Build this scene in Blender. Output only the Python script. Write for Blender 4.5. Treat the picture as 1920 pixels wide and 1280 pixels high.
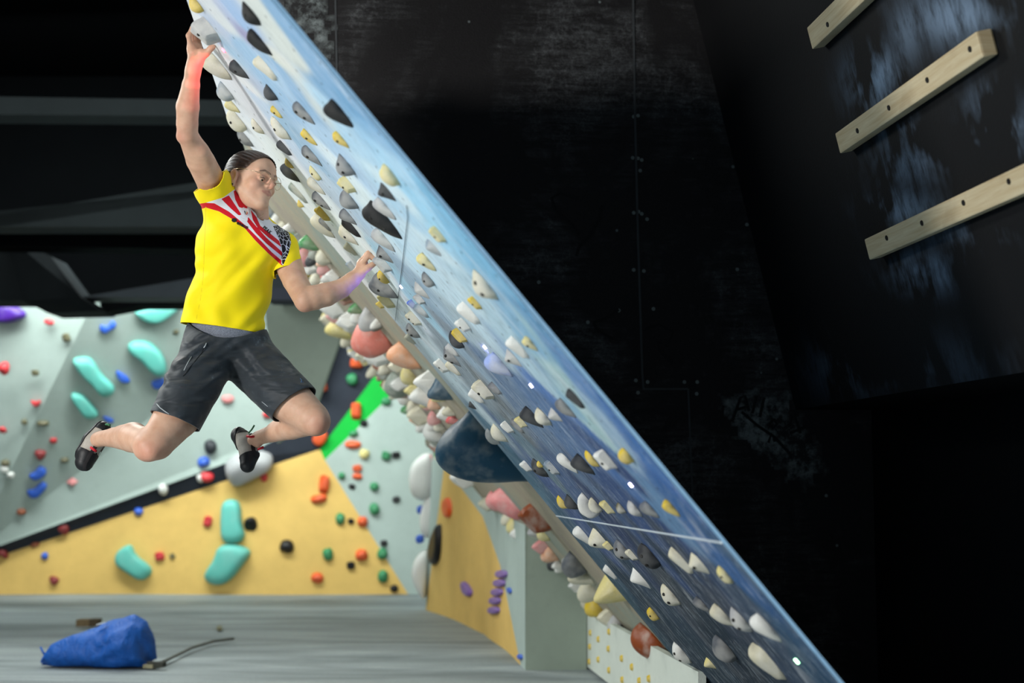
import bpy, bmesh, math, random
import numpy as np
from mathutils import Vector, Matrix
from mathutils.bvhtree import BVHTree

# ---------------------------------------------------------------- camera, world, lights, exposure
scn = bpy.context.scene
COL = scn.collection
for o in list(bpy.data.objects):
    bpy.data.objects.remove(o)

F = 1920 * 50.0 / 36.0                 # focal length in pixels
H = 1.0                                # camera height
PITCH = math.atan(265.0 / F)
CP, SP = math.cos(PITCH), math.sin(PITCH)

cam_d = bpy.data.cameras.new('camera')
cam_d.lens = 50; cam_d.sensor_width = 36
cam_d.dof.use_dof = True
cam_d.dof.focus_distance = 4.85
cam_d.dof.aperture_fstop = 2.0
cam_d.clip_end = 200
cam = bpy.data.objects.new('camera', cam_d); COL.objects.link(cam)
cam.location = (0, 0, H)
cam.rotation_euler = (math.pi / 2 + PITCH, 0, 0)
scn.camera = cam

scn.view_settings.view_transform = 'Standard'
scn.view_settings.look = 'None'
scn.view_settings.exposure = 0.0
scn.view_settings.gamma = 1.0
scn.view_settings.use_curve_mapping = False

wd = bpy.data.worlds.new('world'); scn.world = wd; wd.use_nodes = True
wd.node_tree.nodes['Background'].inputs[0].default_value = (0.75, 0.88, 1.0, 1)
wd.node_tree.nodes['Background'].inputs[1].default_value = 0.10

def area(name, loc, aim, size, power, color=(1, 1, 1), sy=None, spread=180):
    d = bpy.data.lights.new(name, 'AREA'); d.energy = power; d.color = color
    d.shape = 'RECTANGLE'; d.size = size; d.size_y = sy or size; d.spread = math.radians(spread)
    o = bpy.data.objects.new(name, d); COL.objects.link(o)
    o.location = loc
    o.rotation_euler = (Vector(aim) - Vector(loc)).to_track_quat('-Z', 'Y').to_euler()
    return o
area('flash_key', (-4.1, 0.9, 2.0), (-0.4, 4.9, 1.4), 0.6, 205, (1.0, 0.97, 0.93))
area('flash_rim', (-2.6, 8.6, 3.6), (-0.8, 4.9, 1.4), 0.6, 60, (1.0, 0.98, 0.92))
area('hall_fill', (-3.4, 10.7, 4.5), (-3.2, 12.8, 0.4), 3.6, 270, (0.93, 1.0, 0.97), sy=.8)
area('hidden_wall_fill', (-3.6, 11.25, 3.15), (-3.6, 12.9, 1.2), 6.5, 130, (0.93, 1.0, 0.97), sy=0.25)  # unseen strip added behind the beams to brighten the back wall
area('hall_fill', (-3.9, 6.4, 3.4), (0.3, 7.6, 0.2), 1.4, 95, (0.95, 1.0, 0.98))  # unseen lamp added to brighten the kick panel and spray wall
area('hall_fill', (1.2, 9.4, 3.3), (0.6, 10.3, 0.4), 0.9, 45, (0.95, 1.0, 0.97))
area('low_fill', (-2.4, 3.2, 0.6), (0.2, 4.6, 1.3), 1.2, 14, (0.90, 0.97, 1.0))  # unseen low fill added at the left to brighten the board
area('side_light', (3.4, 0.3, 3.4), (1.0, 5.4, 1.7), 1.0, 420, (1.0, 0.98, 0.95))

# ---------------------------------------------------------------- helpers
def P(px, py, Z):
    cx = (px - 960) / F * Z; cy = (640 - py) / F * Z
    return Vector((cx, Z * CP - cy * SP, H + Z * SP + cy * CP))
def ray(px, py):
    return (P(px, py, 1.0) - Vector((0, 0, H)))
def hit(px, py, p0, n):
    r = ray(px, py); o = Vector((0, 0, H))
    t = (Vector(p0) - o).dot(n) / r.dot(n)
    return o + r * t
def to_px(v):
    """world points (N,3) -> pixel coordinates (N,2) and depth"""
    v = np.asarray(v, dtype=float)
    y = v[:, 1]; z = v[:, 2] - H
    Z = y * CP + z * SP; cy = -y * SP + z * CP
    return np.stack([960 + v[:, 0] / Z * F, 640 - cy / Z * F], 1), Z

def lin(c):
    return tuple(((x / 255.0) / 12.92 if x / 255.0 <= 0.04045 else ((x / 255.0 + 0.055) / 1.055) ** 2.4) for x in c)

class NT:
    """tiny node helper"""
    def __init__(s, name):
        s.m = bpy.data.materials.new(name); s.m.use_nodes = True
        s.t = s.m.node_tree; s.b = s.t.nodes['Principled BSDF']
    def n(s, typ, **kw):
        nd = s.t.nodes.new(typ)
        for k, v in kw.items():
            if k.startswith('i_'):
                key = k[2:]; key = int(key) if key.isdigit() else key
                nd.inputs[key].default_value = v
            else: setattr(nd, k, v)
        return nd
    def l(s, a, b): s.t.links.new(a, b)
    def noise(s, scale, detail=3, rough=0.6, vec=None, dist=0.0):
        nd = s.n('ShaderNodeTexNoise'); nd.inputs['Scale'].default_value = scale
        nd.inputs['Detail'].default_value = detail; nd.inputs['Roughness'].default_value = rough
        nd.inputs['Distortion'].default_value = dist
        if vec: s.l(vec, nd.inputs['Vector'])
        return nd.outputs['Fac']
    def coord(s, scale=(1, 1, 1), rot=(0, 0, 0), out='Object'):
        tc = s.n('ShaderNodeTexCoord'); mp = s.n('ShaderNodeMapping')
        mp.inputs['Scale'].default_value = scale; mp.inputs['Rotation'].default_value = rot
        s.l(tc.outputs[out], mp.inputs['Vector']); return mp.outputs['Vector']
    def ramp(s, fac, stops, interp='LINEAR'):
        r = s.n('ShaderNodeValToRGB'); r.color_ramp.interpolation = interp
        e = r.color_ramp.elements
        while len(e) > 1: e.remove(e[-1])
        e[0].position = stops[0][0]; e[0].color = (*stops[0][1], 1)
        for p, c in stops[1:]:
            x = e.new(p); x.color = (*c, 1)
        s.l(fac, r.inputs['Fac']); return r.outputs['Color']
    def mix(s, fac, a, b, mode='MIX'):
        m = s.n('ShaderNodeMix', data_type='RGBA', blend_type=mode)
        for v, k in ((fac, 0), (a, 6), (b, 7)):
            if isinstance(v, (int, float)): m.inputs[k].default_value = v
            elif isinstance(v, tuple): m.inputs[k].default_value = (*v[:3], 1)
            else: s.l(v, m.inputs[k])
        return m.outputs[2]
    def math(s, op, a, b=0.0, c=None):
        m = s.n('ShaderNodeMath', operation=op)
        for v, k in ((a, 0), (b, 1), (c, 2)):
            if v is None: continue
            if isinstance(v, (int, float)): m.inputs[k].default_value = v
            else: s.l(v, m.inputs[k])
        return m.outputs[0]
    def mapr(s, v, a, b, c=0.0, d=1.0):
        m = s.n('ShaderNodeMapRange'); s.l(v, m.inputs[0])
        for k, x in enumerate((a, b, c, d)): m.inputs[k + 1].default_value = x
        return m.outputs[0]
    def attr(s, name):
        a = s.n('ShaderNodeAttribute', attribute_name=name); return a
    def bump(s, h, strength=0.3, dist=0.01):
        b = s.n('ShaderNodeBump'); b.inputs['Strength'].default_value = strength
        b.inputs['Distance'].default_value = dist; s.l(h, b.inputs['Height'])
        s.l(b.outputs[0], s.b.inputs['Normal'])
    def base(s, c):
        if isinstance(c, tuple): s.b.inputs['Base Color'].default_value = (*c[:3], 1)
        else: s.l(c, s.b.inputs['Base Color'])
    def rough(s, r): s.b.inputs['Roughness'].default_value = r

_mats = {}
def plain(name, rgb, rough=0.6, var=0.12, scale=30, bump=0.1, spec=0.4):
    if name in _mats: return _mats[name]
    t = NT(name); v = t.coord()
    c = lin(rgb)
    nz = t.noise(scale, 4, 0.6, v)
    t.base(t.mix(t.mapr(nz, 0.3, 0.75), tuple(x * (1 - var) for x in c), tuple(min(1, x * (1 + var)) for x in c)))
    t.rough(rough); t.b.inputs['Specular IOR Level'].default_value = spec
    if bump: t.bump(nz, bump, 0.004)
    _mats[name] = t.m; return t.m

def newmesh(name, verts, faces, mat=None, parent=None, smooth=True, mi=None, mats=None):
    me = bpy.data.meshes.new(name)
    me.from_pydata([tuple(v) for v in verts], [], [tuple(f) for f in faces])
    for m in (mats or ([mat] if mat else [])): me.materials.append(m)
    if mi is not None: me.polygons.foreach_set('material_index', mi)
    if smooth: me.polygons.foreach_set('use_smooth', [True] * len(me.polygons))
    me.update()
    o = bpy.data.objects.new(name, me); COL.objects.link(o)
    if parent: o.parent = parent
    return o
def empty(name, loc=(0, 0, 0)):
    o = bpy.data.objects.new(name, None); o.empty_display_size = 0.1; o.location = loc
    COL.objects.link(o); return o
def adopt(child, root):
    """parent keeping the world place (root has a location only)"""
    child.parent = root; child.matrix_parent_inverse = Matrix.Translation(-Vector(root.location)); return child
def tag(o, label=None, cat=None, group=None, kind=None):
    if label: o['label'] = label
    if cat: o['category'] = cat
    if group: o['group'] = group
    if kind: o['kind'] = kind
    return o
def box(name, c, ax, half, mat, parent=None, bevel=0.0):
    """oriented box: centre, three axes, half sizes"""
    bm = bmesh.new(); bmesh.ops.create_cube(bm, size=2)
    M = Matrix([[ax[j][i] * half[j] for j in range(3)] for i in range(3)])
    for v in bm.verts: v.co = M @ v.co + Vector(c)
    bmesh.ops.recalc_face_normals(bm, faces=bm.faces)
    if bevel: bmesh.ops.bevel(bm, geom=bm.edges[:], offset=bevel, segments=2, affect='EDGES', profile=0.6)
    me = bpy.data.meshes.new(name); bm.to_mesh(me); bm.free()
    me.materials.append(mat)
    o = bpy.data.objects.new(name, me); COL.objects.link(o)
    if parent: o.parent = parent
    return o
def tube(name, pts, r, mat, parent=None, seg=8, closed=False, radii=None):
    pts = [Vector(p) for p in pts]; n = len(pts); vs = []; fs = []
    up = Vector((0.13, 0.2, 0.97)).normalized()
    for i, p in enumerate(pts):
        a = pts[(i - 1) % n] if (closed or i > 0) else p
        b = pts[(i + 1) % n] if (closed or i < n - 1) else p
        t = (b - a).normalized()
        x = t.cross(up)
        if x.length < 1e-3: x = t.cross(Vector((1, 0, 0)))
        x.normalize(); y = t.cross(x)
        rr = radii[i] if radii else r
        for k in range(seg):
            th = 2 * math.pi * k / seg
            vs.append(p + (x * math.cos(th) + y * math.sin(th)) * rr)
    m = n if closed else n - 1
    for i in range(m):
        for k in range(seg):
            a = i * seg + k; b = i * seg + (k + 1) % seg
            c = ((i + 1) % n) * seg + (k + 1) % seg; d = ((i + 1) % n) * seg + k
            fs.append((a, b, c, d))
    if not closed:
        fs.append(tuple(range(seg - 1, -1, -1))); fs.append(tuple(range((n - 1) * seg, n * seg)))
    return newmesh(name, vs, fs, mat, parent)
def prism(name, front, back, mat, parent=None, smooth=False):
    n = len(front); vs = list(front) + list(back)
    fs = [tuple(range(n)), tuple(range(2 * n - 1, n - 1, -1))]
    for i in range(n):
        j = (i + 1) % n; fs.append((i, i + n, j + n, j))
    o = newmesh(name, vs, fs, mat, parent, smooth)
    bm = bmesh.new(); bm.from_mesh(o.data); bmesh.ops.recalc_face_normals(bm, faces=bm.faces); bm.to_mesh(o.data); bm.free()
    return o

# ---------------------------------------------------------------- the board's frame
VPX = 662.0
_a = math.atan((960 - VPX) / (F / CP))
W = Vector((-math.sin(_a), math.cos(_a), 0))            # along the width of the board, away from the camera
_B = Vector((math.cos(_a), math.sin(_a), 0))            # level, to the right
TH = math.radians(40.0)
S = (_B * math.sin(TH) - Vector((0, 0, 1)) * math.cos(TH))   # down the slope
N = (-_B * math.cos(TH) - Vector((0, 0, 1)) * math.sin(TH))  # out of the face, to the left and down
O = P(1050, 968, 5.7)                                   # a point on the far edge
def uv_of(p): d = p - O; return d.dot(W), d.dot(S)
def bpt(u, s, n=0.0): return O + W * u + S * s + N * n
def on_board(px, py): return hit(px, py, O, N)
Zup = Vector((0, 0, 1))
def inpoly(pts, poly):
    """signed distance (negative inside) of points (N,2) to a polygon"""
    p = np.asarray(pts, float); v = np.asarray(poly, float); n = len(v)
    d = np.full(len(p), 1e9); s = np.zeros(len(p), bool)
    for i in range(n):
        a = v[i]; b = v[(i + 1) % n]; e = b - a; w = p - a
        t = np.clip((w @ e) / (e @ e + 1e-12), 0, 1)
        d = np.minimum(d, np.linalg.norm(w - t[:, None] * e, axis=1))
        c = ((a[1] <= p[:, 1]) != (b[1] <= p[:, 1])) & (p[:, 0] < (b[0] - a[0]) * (p[:, 1] - a[1]) / (b[1] - a[1] + 1e-12) + a[0])
        s ^= c
    return np.where(s, -d, d)
# ================================================================ THE SETTING
C_GREY = (166, 182, 176); C_YEL = (222, 186, 108)
def wall_mat(name, rgb, dirt=0.35, spec=0.25):
    t = NT(name); v = t.coord()
    n1 = t.noise(1.6, 5, 0.65, v); n2 = t.noise(22, 4, 0.7, v); n3 = t.noise(240, 2, 0.6, v)
    c = lin(rgb)
    col = t.mix(t.mapr(n1, 0.35, 0.75), c, tuple(x * (1 - dirt) for x in c))
    col = t.mix(t.mapr(n2, 0.55, 0.8, 0, 0.45), col, tuple(x * 0.72 for x in c))
    t.base(col); t.rough(0.85); t.b.inputs['Specular IOR Level'].default_value = spec
    t.bump(n3, 0.35, 0.004); return t.m
M_GREY = wall_mat('wall_grey_paint', C_GREY, 0.18)
M_GREY2 = wall_mat('wall_grey_green_paint', (150, 164, 152), 0.2)
M_YEL = wall_mat('wall_yellow_paint', C_YEL, 0.25)
M_CHAR = wall_mat('wall_charcoal_paint', (46, 52, 62), 0.4)
M_GREEN = wall_mat('wall_green_paint', (20, 175, 62), 0.15)
M_DARK = wall_mat('ceiling_dark_paint', (3, 4, 5), 0.3, .02)
M_SOFF = wall_mat('soffit_grey_paint', (22, 26, 28), 0.3, .05)
M_WHITEP = wall_mat('panel_white_paint', (205, 214, 205), 0.15)

# floor of grey mats
t = NT('mat_vinyl'); v = t.coord((1, 1, 1)); vs_ = t.coord((0.5, 2.4, 1), (0, 0, 0.2))
n1 = t.noise(1.3, 4, 0.6, vs_, 0.6); n2 = t.noise(60, 3, 0.6, v)
c = t.ramp(n1, [(0.3, lin((98, 108, 110))), (0.5, lin((132, 142, 144))), (0.72, lin((160, 170, 171)))])
t.base(t.mix(t.mapr(n2, 0.4, 0.7, 0, 0.25), c, lin((90, 96, 98)))); t.rough(0.75)
t.bump(n1, 0.5, 0.05); M_MAT = t.m
nx, ny = 90, 90; vv = []; ff = []
for j in range(ny + 1):
    for i in range(nx + 1):
        x = -7 + 12 * i / nx; y = 1.0 + 12.6 * j / ny
        w = 0.012 * math.sin(y * 3.1 + 0.7 * math.sin(x * 1.3)) * math.sin(0.6 * x + 1.0)
        vv.append((x, y, w - 0.012))
for j in range(ny):
    for i in range(nx):
        a = j * (nx + 1) + i; ff.append((a, a + 1, a + nx + 2, a + nx + 1))
floor = newmesh('floor', vv, ff, M_MAT); tag(floor, kind='structure')

# back wall: facets and painted fields
YB = hit(400, 1112, (0, 0, 0), Zup).y
def bk(px, py, off=0.0): return hit(px, py, (0, YB + off, 0), Vector((0, 1, 0)))
def facets(name, polys, mats, thick=None):
    vs = []; fs = []; mi = []
    for k, pts in polys:
        i0 = len(vs); vs += pts; fs.append(tuple(range(i0, len(vs)))); mi.append(k)
    o = newmesh(name, vs, fs, smooth=False, mats=mats, mi=mi)
    bm = bmesh.new(); bm.from_mesh(o.data)
    bmesh.ops.remove_doubles(bm, verts=bm.verts, dist=0.001)
    bm.to_mesh(o.data); bm.free(); o.data.update()
    tag(o, kind='structure'); return o
A1 = bk(-460, 1052, -.1); A2 = bk(-460, 1066)
v_t0 = bk(-460, 470, -.35); v_t1 = bk(178, 560, -.95); v_f = bk(-60, 1044, -.1); v_s1 = bk(440, 862, -.08)
v_s2 = bk(583, 790, -.06); v_s3 = bk(640, 630, -.06); v_t3 = bk(690, 470, -.30)
b0 = bk(-60, 1062); b1 = bk(600, 842); 
g0 = bk(706, 700); g1 = bk(740, 684); g2 = bk(609, 862); g3 = bk(744, 730)
facets('wall_back', [
    (0, [v_t0, v_t1, v_f, A1]), (0, [v_t1, v_t3, v_s3, v_s2, v_s1, v_f]),
    (2, [A1, v_f, b0, A2]), (2, [v_f, v_s1, v_s2, b1, b0]),
    (2, [v_s2, v_s3, v_t3, bk(860, 470, -.2), bk(860, 684), g1, g0, b1]),
    (3, [b1, g0, g1, g3, g2]),
    (1, [A2, b0, b1, g2, bk(768, 1118), bk(-460, 1118)]),
    (0, [g2, g3, g1, bk(860, 684), bk(1300, 684), bk(1300, 1118), bk(768, 1118)]),
], [M_GREY, M_YEL, M_CHAR, M_GREEN])
# angled middle wall, nearer
f0 = hit(798, 1139, (0, 0, 0), Zup); f1 = hit(908, 1183, (0, 0, 0), Zup); f2 = hit(985, 1250, (0, 0, 0), Zup)
n_1 = (f1 - f0).cross(Zup).normalized(); n_2 = (f2 - f1).cross(Zup).normalized()
q1 = lambda x, y: hit(x, y, f0, n_1)
q2 = lambda x, y: hit(x, y, f1, n_2)
m0, m1, m2 = q1(798, 1145), q1(908, 1189), q2(985, 1257)
a1 = q1(833, 872); a2 = q1(905, 968)
facets('wall_middle', [
    (1, [m0, a1, a2, m1]), (0, [a1, q1(812, 800), q1(905, 700), a2]), (0, [m0, q1(806, 960), q1(812, 800), a1]),
    (1, [m1, a2, q2(938, 1060), q2(974, 1236), q2(977, 1249)]),
    (0, [a2, q1(905, 700), q2(985, 700), m2, q2(977, 1249), q2(974, 1236), q2(938, 1060)]),
], [M_GREY, M_YEL])
q3 = lambda x, y: hit(x, y, f2, Vector((0, 1, 0)))
prism('wall_middle_return', [q3(985, 1257), q3(985, 700), q3(1100, 700), q3(1100, 1257)],
      [q3(985, 1257) + Vector((0, .15, 0)), q3(985, 700) + Vector((0, .15, 0)), q3(1100, 700) + Vector((0, .15, 0)), q3(1100, 1257) + Vector((0, .15, 0))], M_GREY2)
tag(bpy.data.objects['wall_middle_return'], kind='structure')

# dark ceiling, its beams and ducts (upper left)
def slab(name, pts, depth, mat):
    f = [P(x, y, z) for x, y, z in pts]
    o = prism(name, f, [p + Vector((0, depth, 0.0)) for p in f], mat); tag(o, kind='structure'); return o
ce = newmesh('ceiling', [(-9, 1, 4.9), (9, 1, 4.9), (9, 13.6, 4.9), (-9, 13.6, 4.9)], [(0, 1, 2, 3)], M_DARK, smooth=False)
tag(ce, kind='structure')
bkd = newmesh('wall_back_upper', [(-9, 13.4, 1.5), (9, 13.4, 1.5), (9, 13.4, 5), (-9, 13.4, 5)], [(0, 1, 2, 3)], M_DARK, smooth=False)
tag(bkd, kind='structure')
M_B1 = wall_mat('beam_paint', (44, 52, 54), 0.3); M_B2 = wall_mat('beam_light_paint', (66, 74, 80), 0.3)
slab('trim_1', [(-300, 176, 9.6), (420, 188, 9.6), (420, 218, 9.6), (-300, 212, 9.6)], .25, M_B1)
slab('trim_2', [(-300, 470, 10.2), (0, 403, 10.2), (390, 338, 10.2), (640, 330, 10.2), (640, 425, 10.2), (-300, 425, 10.2)], .3, M_B1)
slab('trim_3', [(-300, 424, 10.6), (640, 426, 10.6), (640, 470, 10.6), (-300, 456, 10.6)], .3, M_DARK)
slab('trim_4', [(-300, 430, 11.2), (10, 440, 11.2), (95, 480, 11.0), (150, 556, 10.8), (190, 583, 10.8), (88, 586, 11.2), (45, 564, 11.2), (-300, 564, 11.2)], .4, M_SOFF)
slab('trim_5', [(150, 557, 10.9), (380, 518, 10.9), (640, 500, 10.9), (640, 558, 10.9)], .3, M_B2)
slab('trim_6', [(186, 558, 11.4), (640, 559, 11.4), (640, 572, 11.4), (260, 572, 11.4), (190, 585, 11.4)], .3, M_DARK)
slab('trim_7', [(500, 540, 10.4), (760, 535, 10.4), (760, 562, 10.4), (500, 562, 10.4)], .3, wall_mat('beam_lilac_paint', (70, 75, 88), .2))
slab('trim_8', [(495, 562, 10.8), (760, 562, 10.8), (640, 628, 10.8), (583, 788, 10.8), (520, 830, 10.8)], .1, M_GREY2)

# ---------------------------------------------------------------- black wall behind the board
UB = 0.14
WB0 = bpt(UB, 0)
def bw(px, py): return hit(px, py, WB0, W)
t = NT('black_wall_paint'); v = t.coord(); v2 = t.coord((1.2, 1.2, 9))
nA = t.noise(1.5, 5, 0.7, v, 0.5); nB = t.noise(5, 6, 0.75, v2); nC = t.noise(160, 2, 0.7, v); nD = t.noise(60, 3, 0.7, v)
chalk = t.math('MULTIPLY', t.mapr(nA, 0.48, 0.78), t.mapr(nB, 0.42, 0.72))
chalk = t.math('ADD', chalk, t.mapr(t.math('MULTIPLY', nD, t.mapr(nA, 0.35, 0.7)), 0.33, 0.55, 0, 0.35))
dots = t.n('ShaderNodeTexVoronoi', feature='F1'); dots.inputs['Scale'].default_value = 5.5; t.l(v, dots.inputs['Vector'])
dd = t.mapr(dots.outputs['Distance'], 0.028, 0.045, 1, 0)
col = t.mix(chalk, lin((36, 35, 36)), lin((120, 124, 126)))
col = t.mix(t.mapr(nC, 0.35, 0.7, 0, 0.5), col, lin((20, 20, 21)))
col = t.mix(dd, col, lin((120, 130, 130)))
t.base(col); t.rough(0.7); t.b.inputs['Specular IOR Level'].default_value = 0.25; t.bump(nC, 0.5, 0.003); M_BLK = t.m
M_BLK2 = wall_mat('black_plain_paint', (13, 14, 15), 0.4, 0.15)
C0, C1 = bw(1300, 0), bw(1492, 768)
cdir = (C0 - C1).normalized(); Ctop = C1 + cdir * 3.2
cN = cdir.cross(W).normalized()
pts = [bpt(UB, -2.3, -.06), bpt(UB, .95, -.06), bpt(UB, .95, -.06) * 1.0, bw(2000, 1280), bw(2000, 900)]
bl = [bpt(UB, 1.15, -.06), bpt(UB, -2.25, -.06), bpt(UB, -2.25, -.06) + Vector((0, 0, 2.3)), bw(1492, 768) + cdir * 3.2 + Vector((2.2, 0, 0)), ]
lo = bl[0].copy(); rt = bw(1492, 768) + Vector((2.2, .1, 0)); rt2 = rt.copy(); rt2.z = 0
bwall = prism('wall_black', [lo, bl[1], bl[2], Vector((bl[3].x, bl[3].y, bl[2].z)), rt, Vector((rt.x, rt.y, -.05)), Vector((lo.x, lo.y, -.05))],
              [p + W * .06 for p in (lo, bl[1], bl[2], Vector((bl[3].x, bl[3].y, bl[2].z)), rt, Vector((rt.x, rt.y, -.05)), Vector((lo.x, lo.y, -.05)))], M_BLK)
tag(bwall, kind='structure')
# flatten onto the wall plane
for i, vtx in enumerate(bwall.data.vertices):
    d = (vtx.co - WB0).dot(W); n = 7
    vtx.co -= W * (d - (0 if i < n else .06))
M_SEAM = plain('seam_filler', (66, 70, 72), 0.8)
def wall_strip(name, pts, wd_, mat, off=.002, parent=None):
    q = [bw(*p) - W * off for p in pts]; vs = []; fs = []
    for i, p in enumerate(q):
        d = (q[min(i + 1, len(q) - 1)] - q[max(i - 1, 0)]).normalized(); s = d.cross(W) * wd_ / 2
        vs += [p - s, p + s, p + s - W * .002, p - s - W * .002]
    for i in range(len(q) - 1):
        for k in range(4):
            fs.append((i * 4 + k, i * 4 + (k + 1) % 4, i * 4 + 4 + (k + 1) % 4, i * 4 + 4 + k))
    fs.append((3, 2, 1, 0)); n = len(vs); fs.append((n - 4, n - 3, n - 2, n - 1))
    return newmesh(name, vs, fs, mat, parent or bwall, False)
wall_strip('panel_seam', [(1186, -60), (1190, 200), (1196, 450), (1204, 700), (1206, 728)], .009, M_SEAM)
wall_strip('panel_seam', [(1204, 729), (1290, 729)], .008, M_SEAM)
wall_strip('panel_seam', [(1290, 729), (1294, 830), (1299, 945)], .008, M_SEAM)
wall_strip('panel_seam', [(628, -40), (632, 170)], .008, M_SEAM)
M_SCREW = plain('screw_head_filler', (120, 130, 128), 0.6)
for x, y in [(1188, 219), (1196, 217), (1186, 296), (1196, 297), (1203, 300), (1188, 399), (1197, 397), (1203, 401), (1213, 411), (1188, 506), (1207, 508), (1225, 579),
             (1160, 582), (1102, 604), (1192, 713), (1214, 716), (1196, 736), (1283, 716), (1307, 716), (1306, 738), (1010, 529), (1200, 320), (1436, 324), (1382, 505), (1400, 421)]:
    bm = bmesh.new(); r_ = bmesh.ops.create_cone(bm, cap_ends=True, segments=10, radius1=.008, radius2=.006, depth=.003)
    me = bpy.data.meshes.new('screw'); M4 = W.to_track_quat('Z', 'Y').to_matrix()
    for vv_ in bm.verts: vv_.co = M4 @ vv_.co + bw(x, y) - W * .0015
    bm.to_mesh(me); bm.free(); me.materials.append(M_SCREW)
    so = bpy.data.objects.new('screw', me); COL.objects.link(so); so.parent = bwall
# finger drawn marks in the dust
M_DUST = NT('wall_chalk_dust'); v = M_DUST.coord(); nn = M_DUST.noise(40, 5, .8, v); n2_ = M_DUST.noise(7, 3, .6, v)
M_DUST.base(M_DUST.mix(M_DUST.math('MULTIPLY', M_DUST.mapr(M_DUST.math('MULTIPLY', nn, n2_), .2, .36), M_DUST.attr('fade').outputs['Fac']), lin((30, 30, 31)), lin((128, 138, 138)))); M_DUST.rough(.9); M_DUST = M_DUST.m
M_MARK = plain('finger_mark', (17, 18, 20), .8, bump=0)
def ragged(name, dp, mat, stepm=.014, off=.0025, seed=1):
    """dust patch with a ragged edge lying on the black wall"""
    A = _B; q = [bw(*p) for p in dp]; c2 = np.array([((p - WB0).dot(A), p.z) for p in q])
    lo, hi = c2.min(0), c2.max(0); nx_, nz_ = int((hi[0] - lo[0]) / stepm) + 1, int((hi[1] - lo[1]) / stepm) + 1
    gx, gz = np.meshgrid(lo[0] + stepm * np.arange(nx_ + 1), lo[1] + stepm * np.arange(nz_ + 1)); r_ = np.random.RandomState(seed)
    ns = sum(np.sin(gx * r_.uniform(15, 120) + gz * r_.uniform(-120, 120) + r_.uniform(0, 6)) for _ in range(9)) / 3
    sd = inpoly(np.stack([gx.ravel(), gz.ravel()], 1), c2).reshape(gx.shape) + ns * .022
    base = bw(*dp[0]); vs = []; idx = {}; fs = []; fade = []
    for j in range(nz_):
        for i in range(nx_):
            cs = [(j, i), (j, i + 1), (j + 1, i + 1), (j + 1, i)]
            if max(sd[c] for c in cs) > 0: continue
            f = []
            for c in cs:
                if c not in idx:
                    idx[c] = len(vs); p = WB0 + A * gx[c]; p.z = gz[c]
                    p -= W * ((p - WB0).dot(W) + off); vs.append(p); fade.append(min(1, -sd[c] / .07))
                f.append(idx[c])
            fs.append(tuple(f))
    o = newmesh(name, vs, fs, mat, bwall, False); a = o.data.attributes.new('fade', 'FLOAT', 'POINT'); a.data.foreach_set('value', fade); return o
ragged('chalk_smudge', [(1345, 733), (1400, 728), (1478, 730), (1492, 772), (1520, 800), (1548, 842), (1556, 880), (1536, 905), (1500, 925), (1478, 900), (1440, 868), (1400, 850), (1370, 815), (1348, 780)], M_DUST)
ragged('chalk_smudge', [(470, -60), (628, -60), (629, 60), (626, 110), (600, 125), (575, 80), (560, 60)], M_DUST, seed=3)
strokes = [[(1372, 790), (1388, 745), (1396, 742), (1404, 770)], [(1380, 768), (1400, 762)], [(1418, 742), (1410, 775)], [(1432, 745), (1424, 782)],
           [(1450, 785), (1442, 795), (1448, 803), (1456, 795), (1450, 785)], [(1390, 772), (1420, 798), (1450, 818), (1480, 850)],
           [(1478, 800), (1488, 775), (1500, 812)], [(1480, 812), (1510, 800)], [(1440, 830), (1446, 812), (1452, 828)], [(1355, 760), (1352, 800)]]
for s in strokes: wall_strip('drawn_mark', s, .012, M_MARK, .0045)
for s in [[(1084, 372), (1050, 362), (1034, 372), (1042, 395), (1072, 420), (1086, 440)], [(1128, 385), (1124, 410), (1108, 440), (1086, 462), (1080, 480)],
          [(1112, 605), (1140, 595), (1160, 580)], [(1112, 605), (1120, 620), (1150, 636)], [(1208, 618), (1235, 608), (1262, 622), (1250, 650), (1232, 640), (1236, 655), (1262, 680)]]:
    wall_strip('drawn_mark', s, .013, M_MARK, .002)

# overhanging campus panel, parallel to the board's width, leaning over
t = NT('campus_panel_paint'); v = t.coord((1, 1, 1)); nA = t.noise(2.2, 4, .6, v, .3); nB = t.noise(9, 5, .7, t.coord((2.2, 2.2, .55)), .2); nC = t.noise(120, 2, .7, v)
mk = t.attr('grip').outputs['Fac']
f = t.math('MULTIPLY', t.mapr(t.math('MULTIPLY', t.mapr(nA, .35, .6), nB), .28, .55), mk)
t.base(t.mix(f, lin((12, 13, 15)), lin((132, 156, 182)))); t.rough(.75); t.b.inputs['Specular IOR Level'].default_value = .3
t.bump(nC, .3, .003); M_CAMP = t.m
def cp(px, py): return hit(px, py, C1, cN)
CU = -2.75
nu, nv = 120, 120; vs = []; fs = []
for j in range(nv + 1):
    for i in range(nu + 1):
        vs.append(C1 + W * (CU * i / nu - .0) + cdir * (2.6 * j / nv))
for j in range(nv):
    for i in range(nu):
        a = j * (nu + 1) + i; fs.append((a, a + 1, a + nu + 2, a + nu + 1))
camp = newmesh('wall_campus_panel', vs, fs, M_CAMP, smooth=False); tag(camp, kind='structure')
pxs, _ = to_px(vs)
wgt = np.zeros(len(vs))
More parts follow.
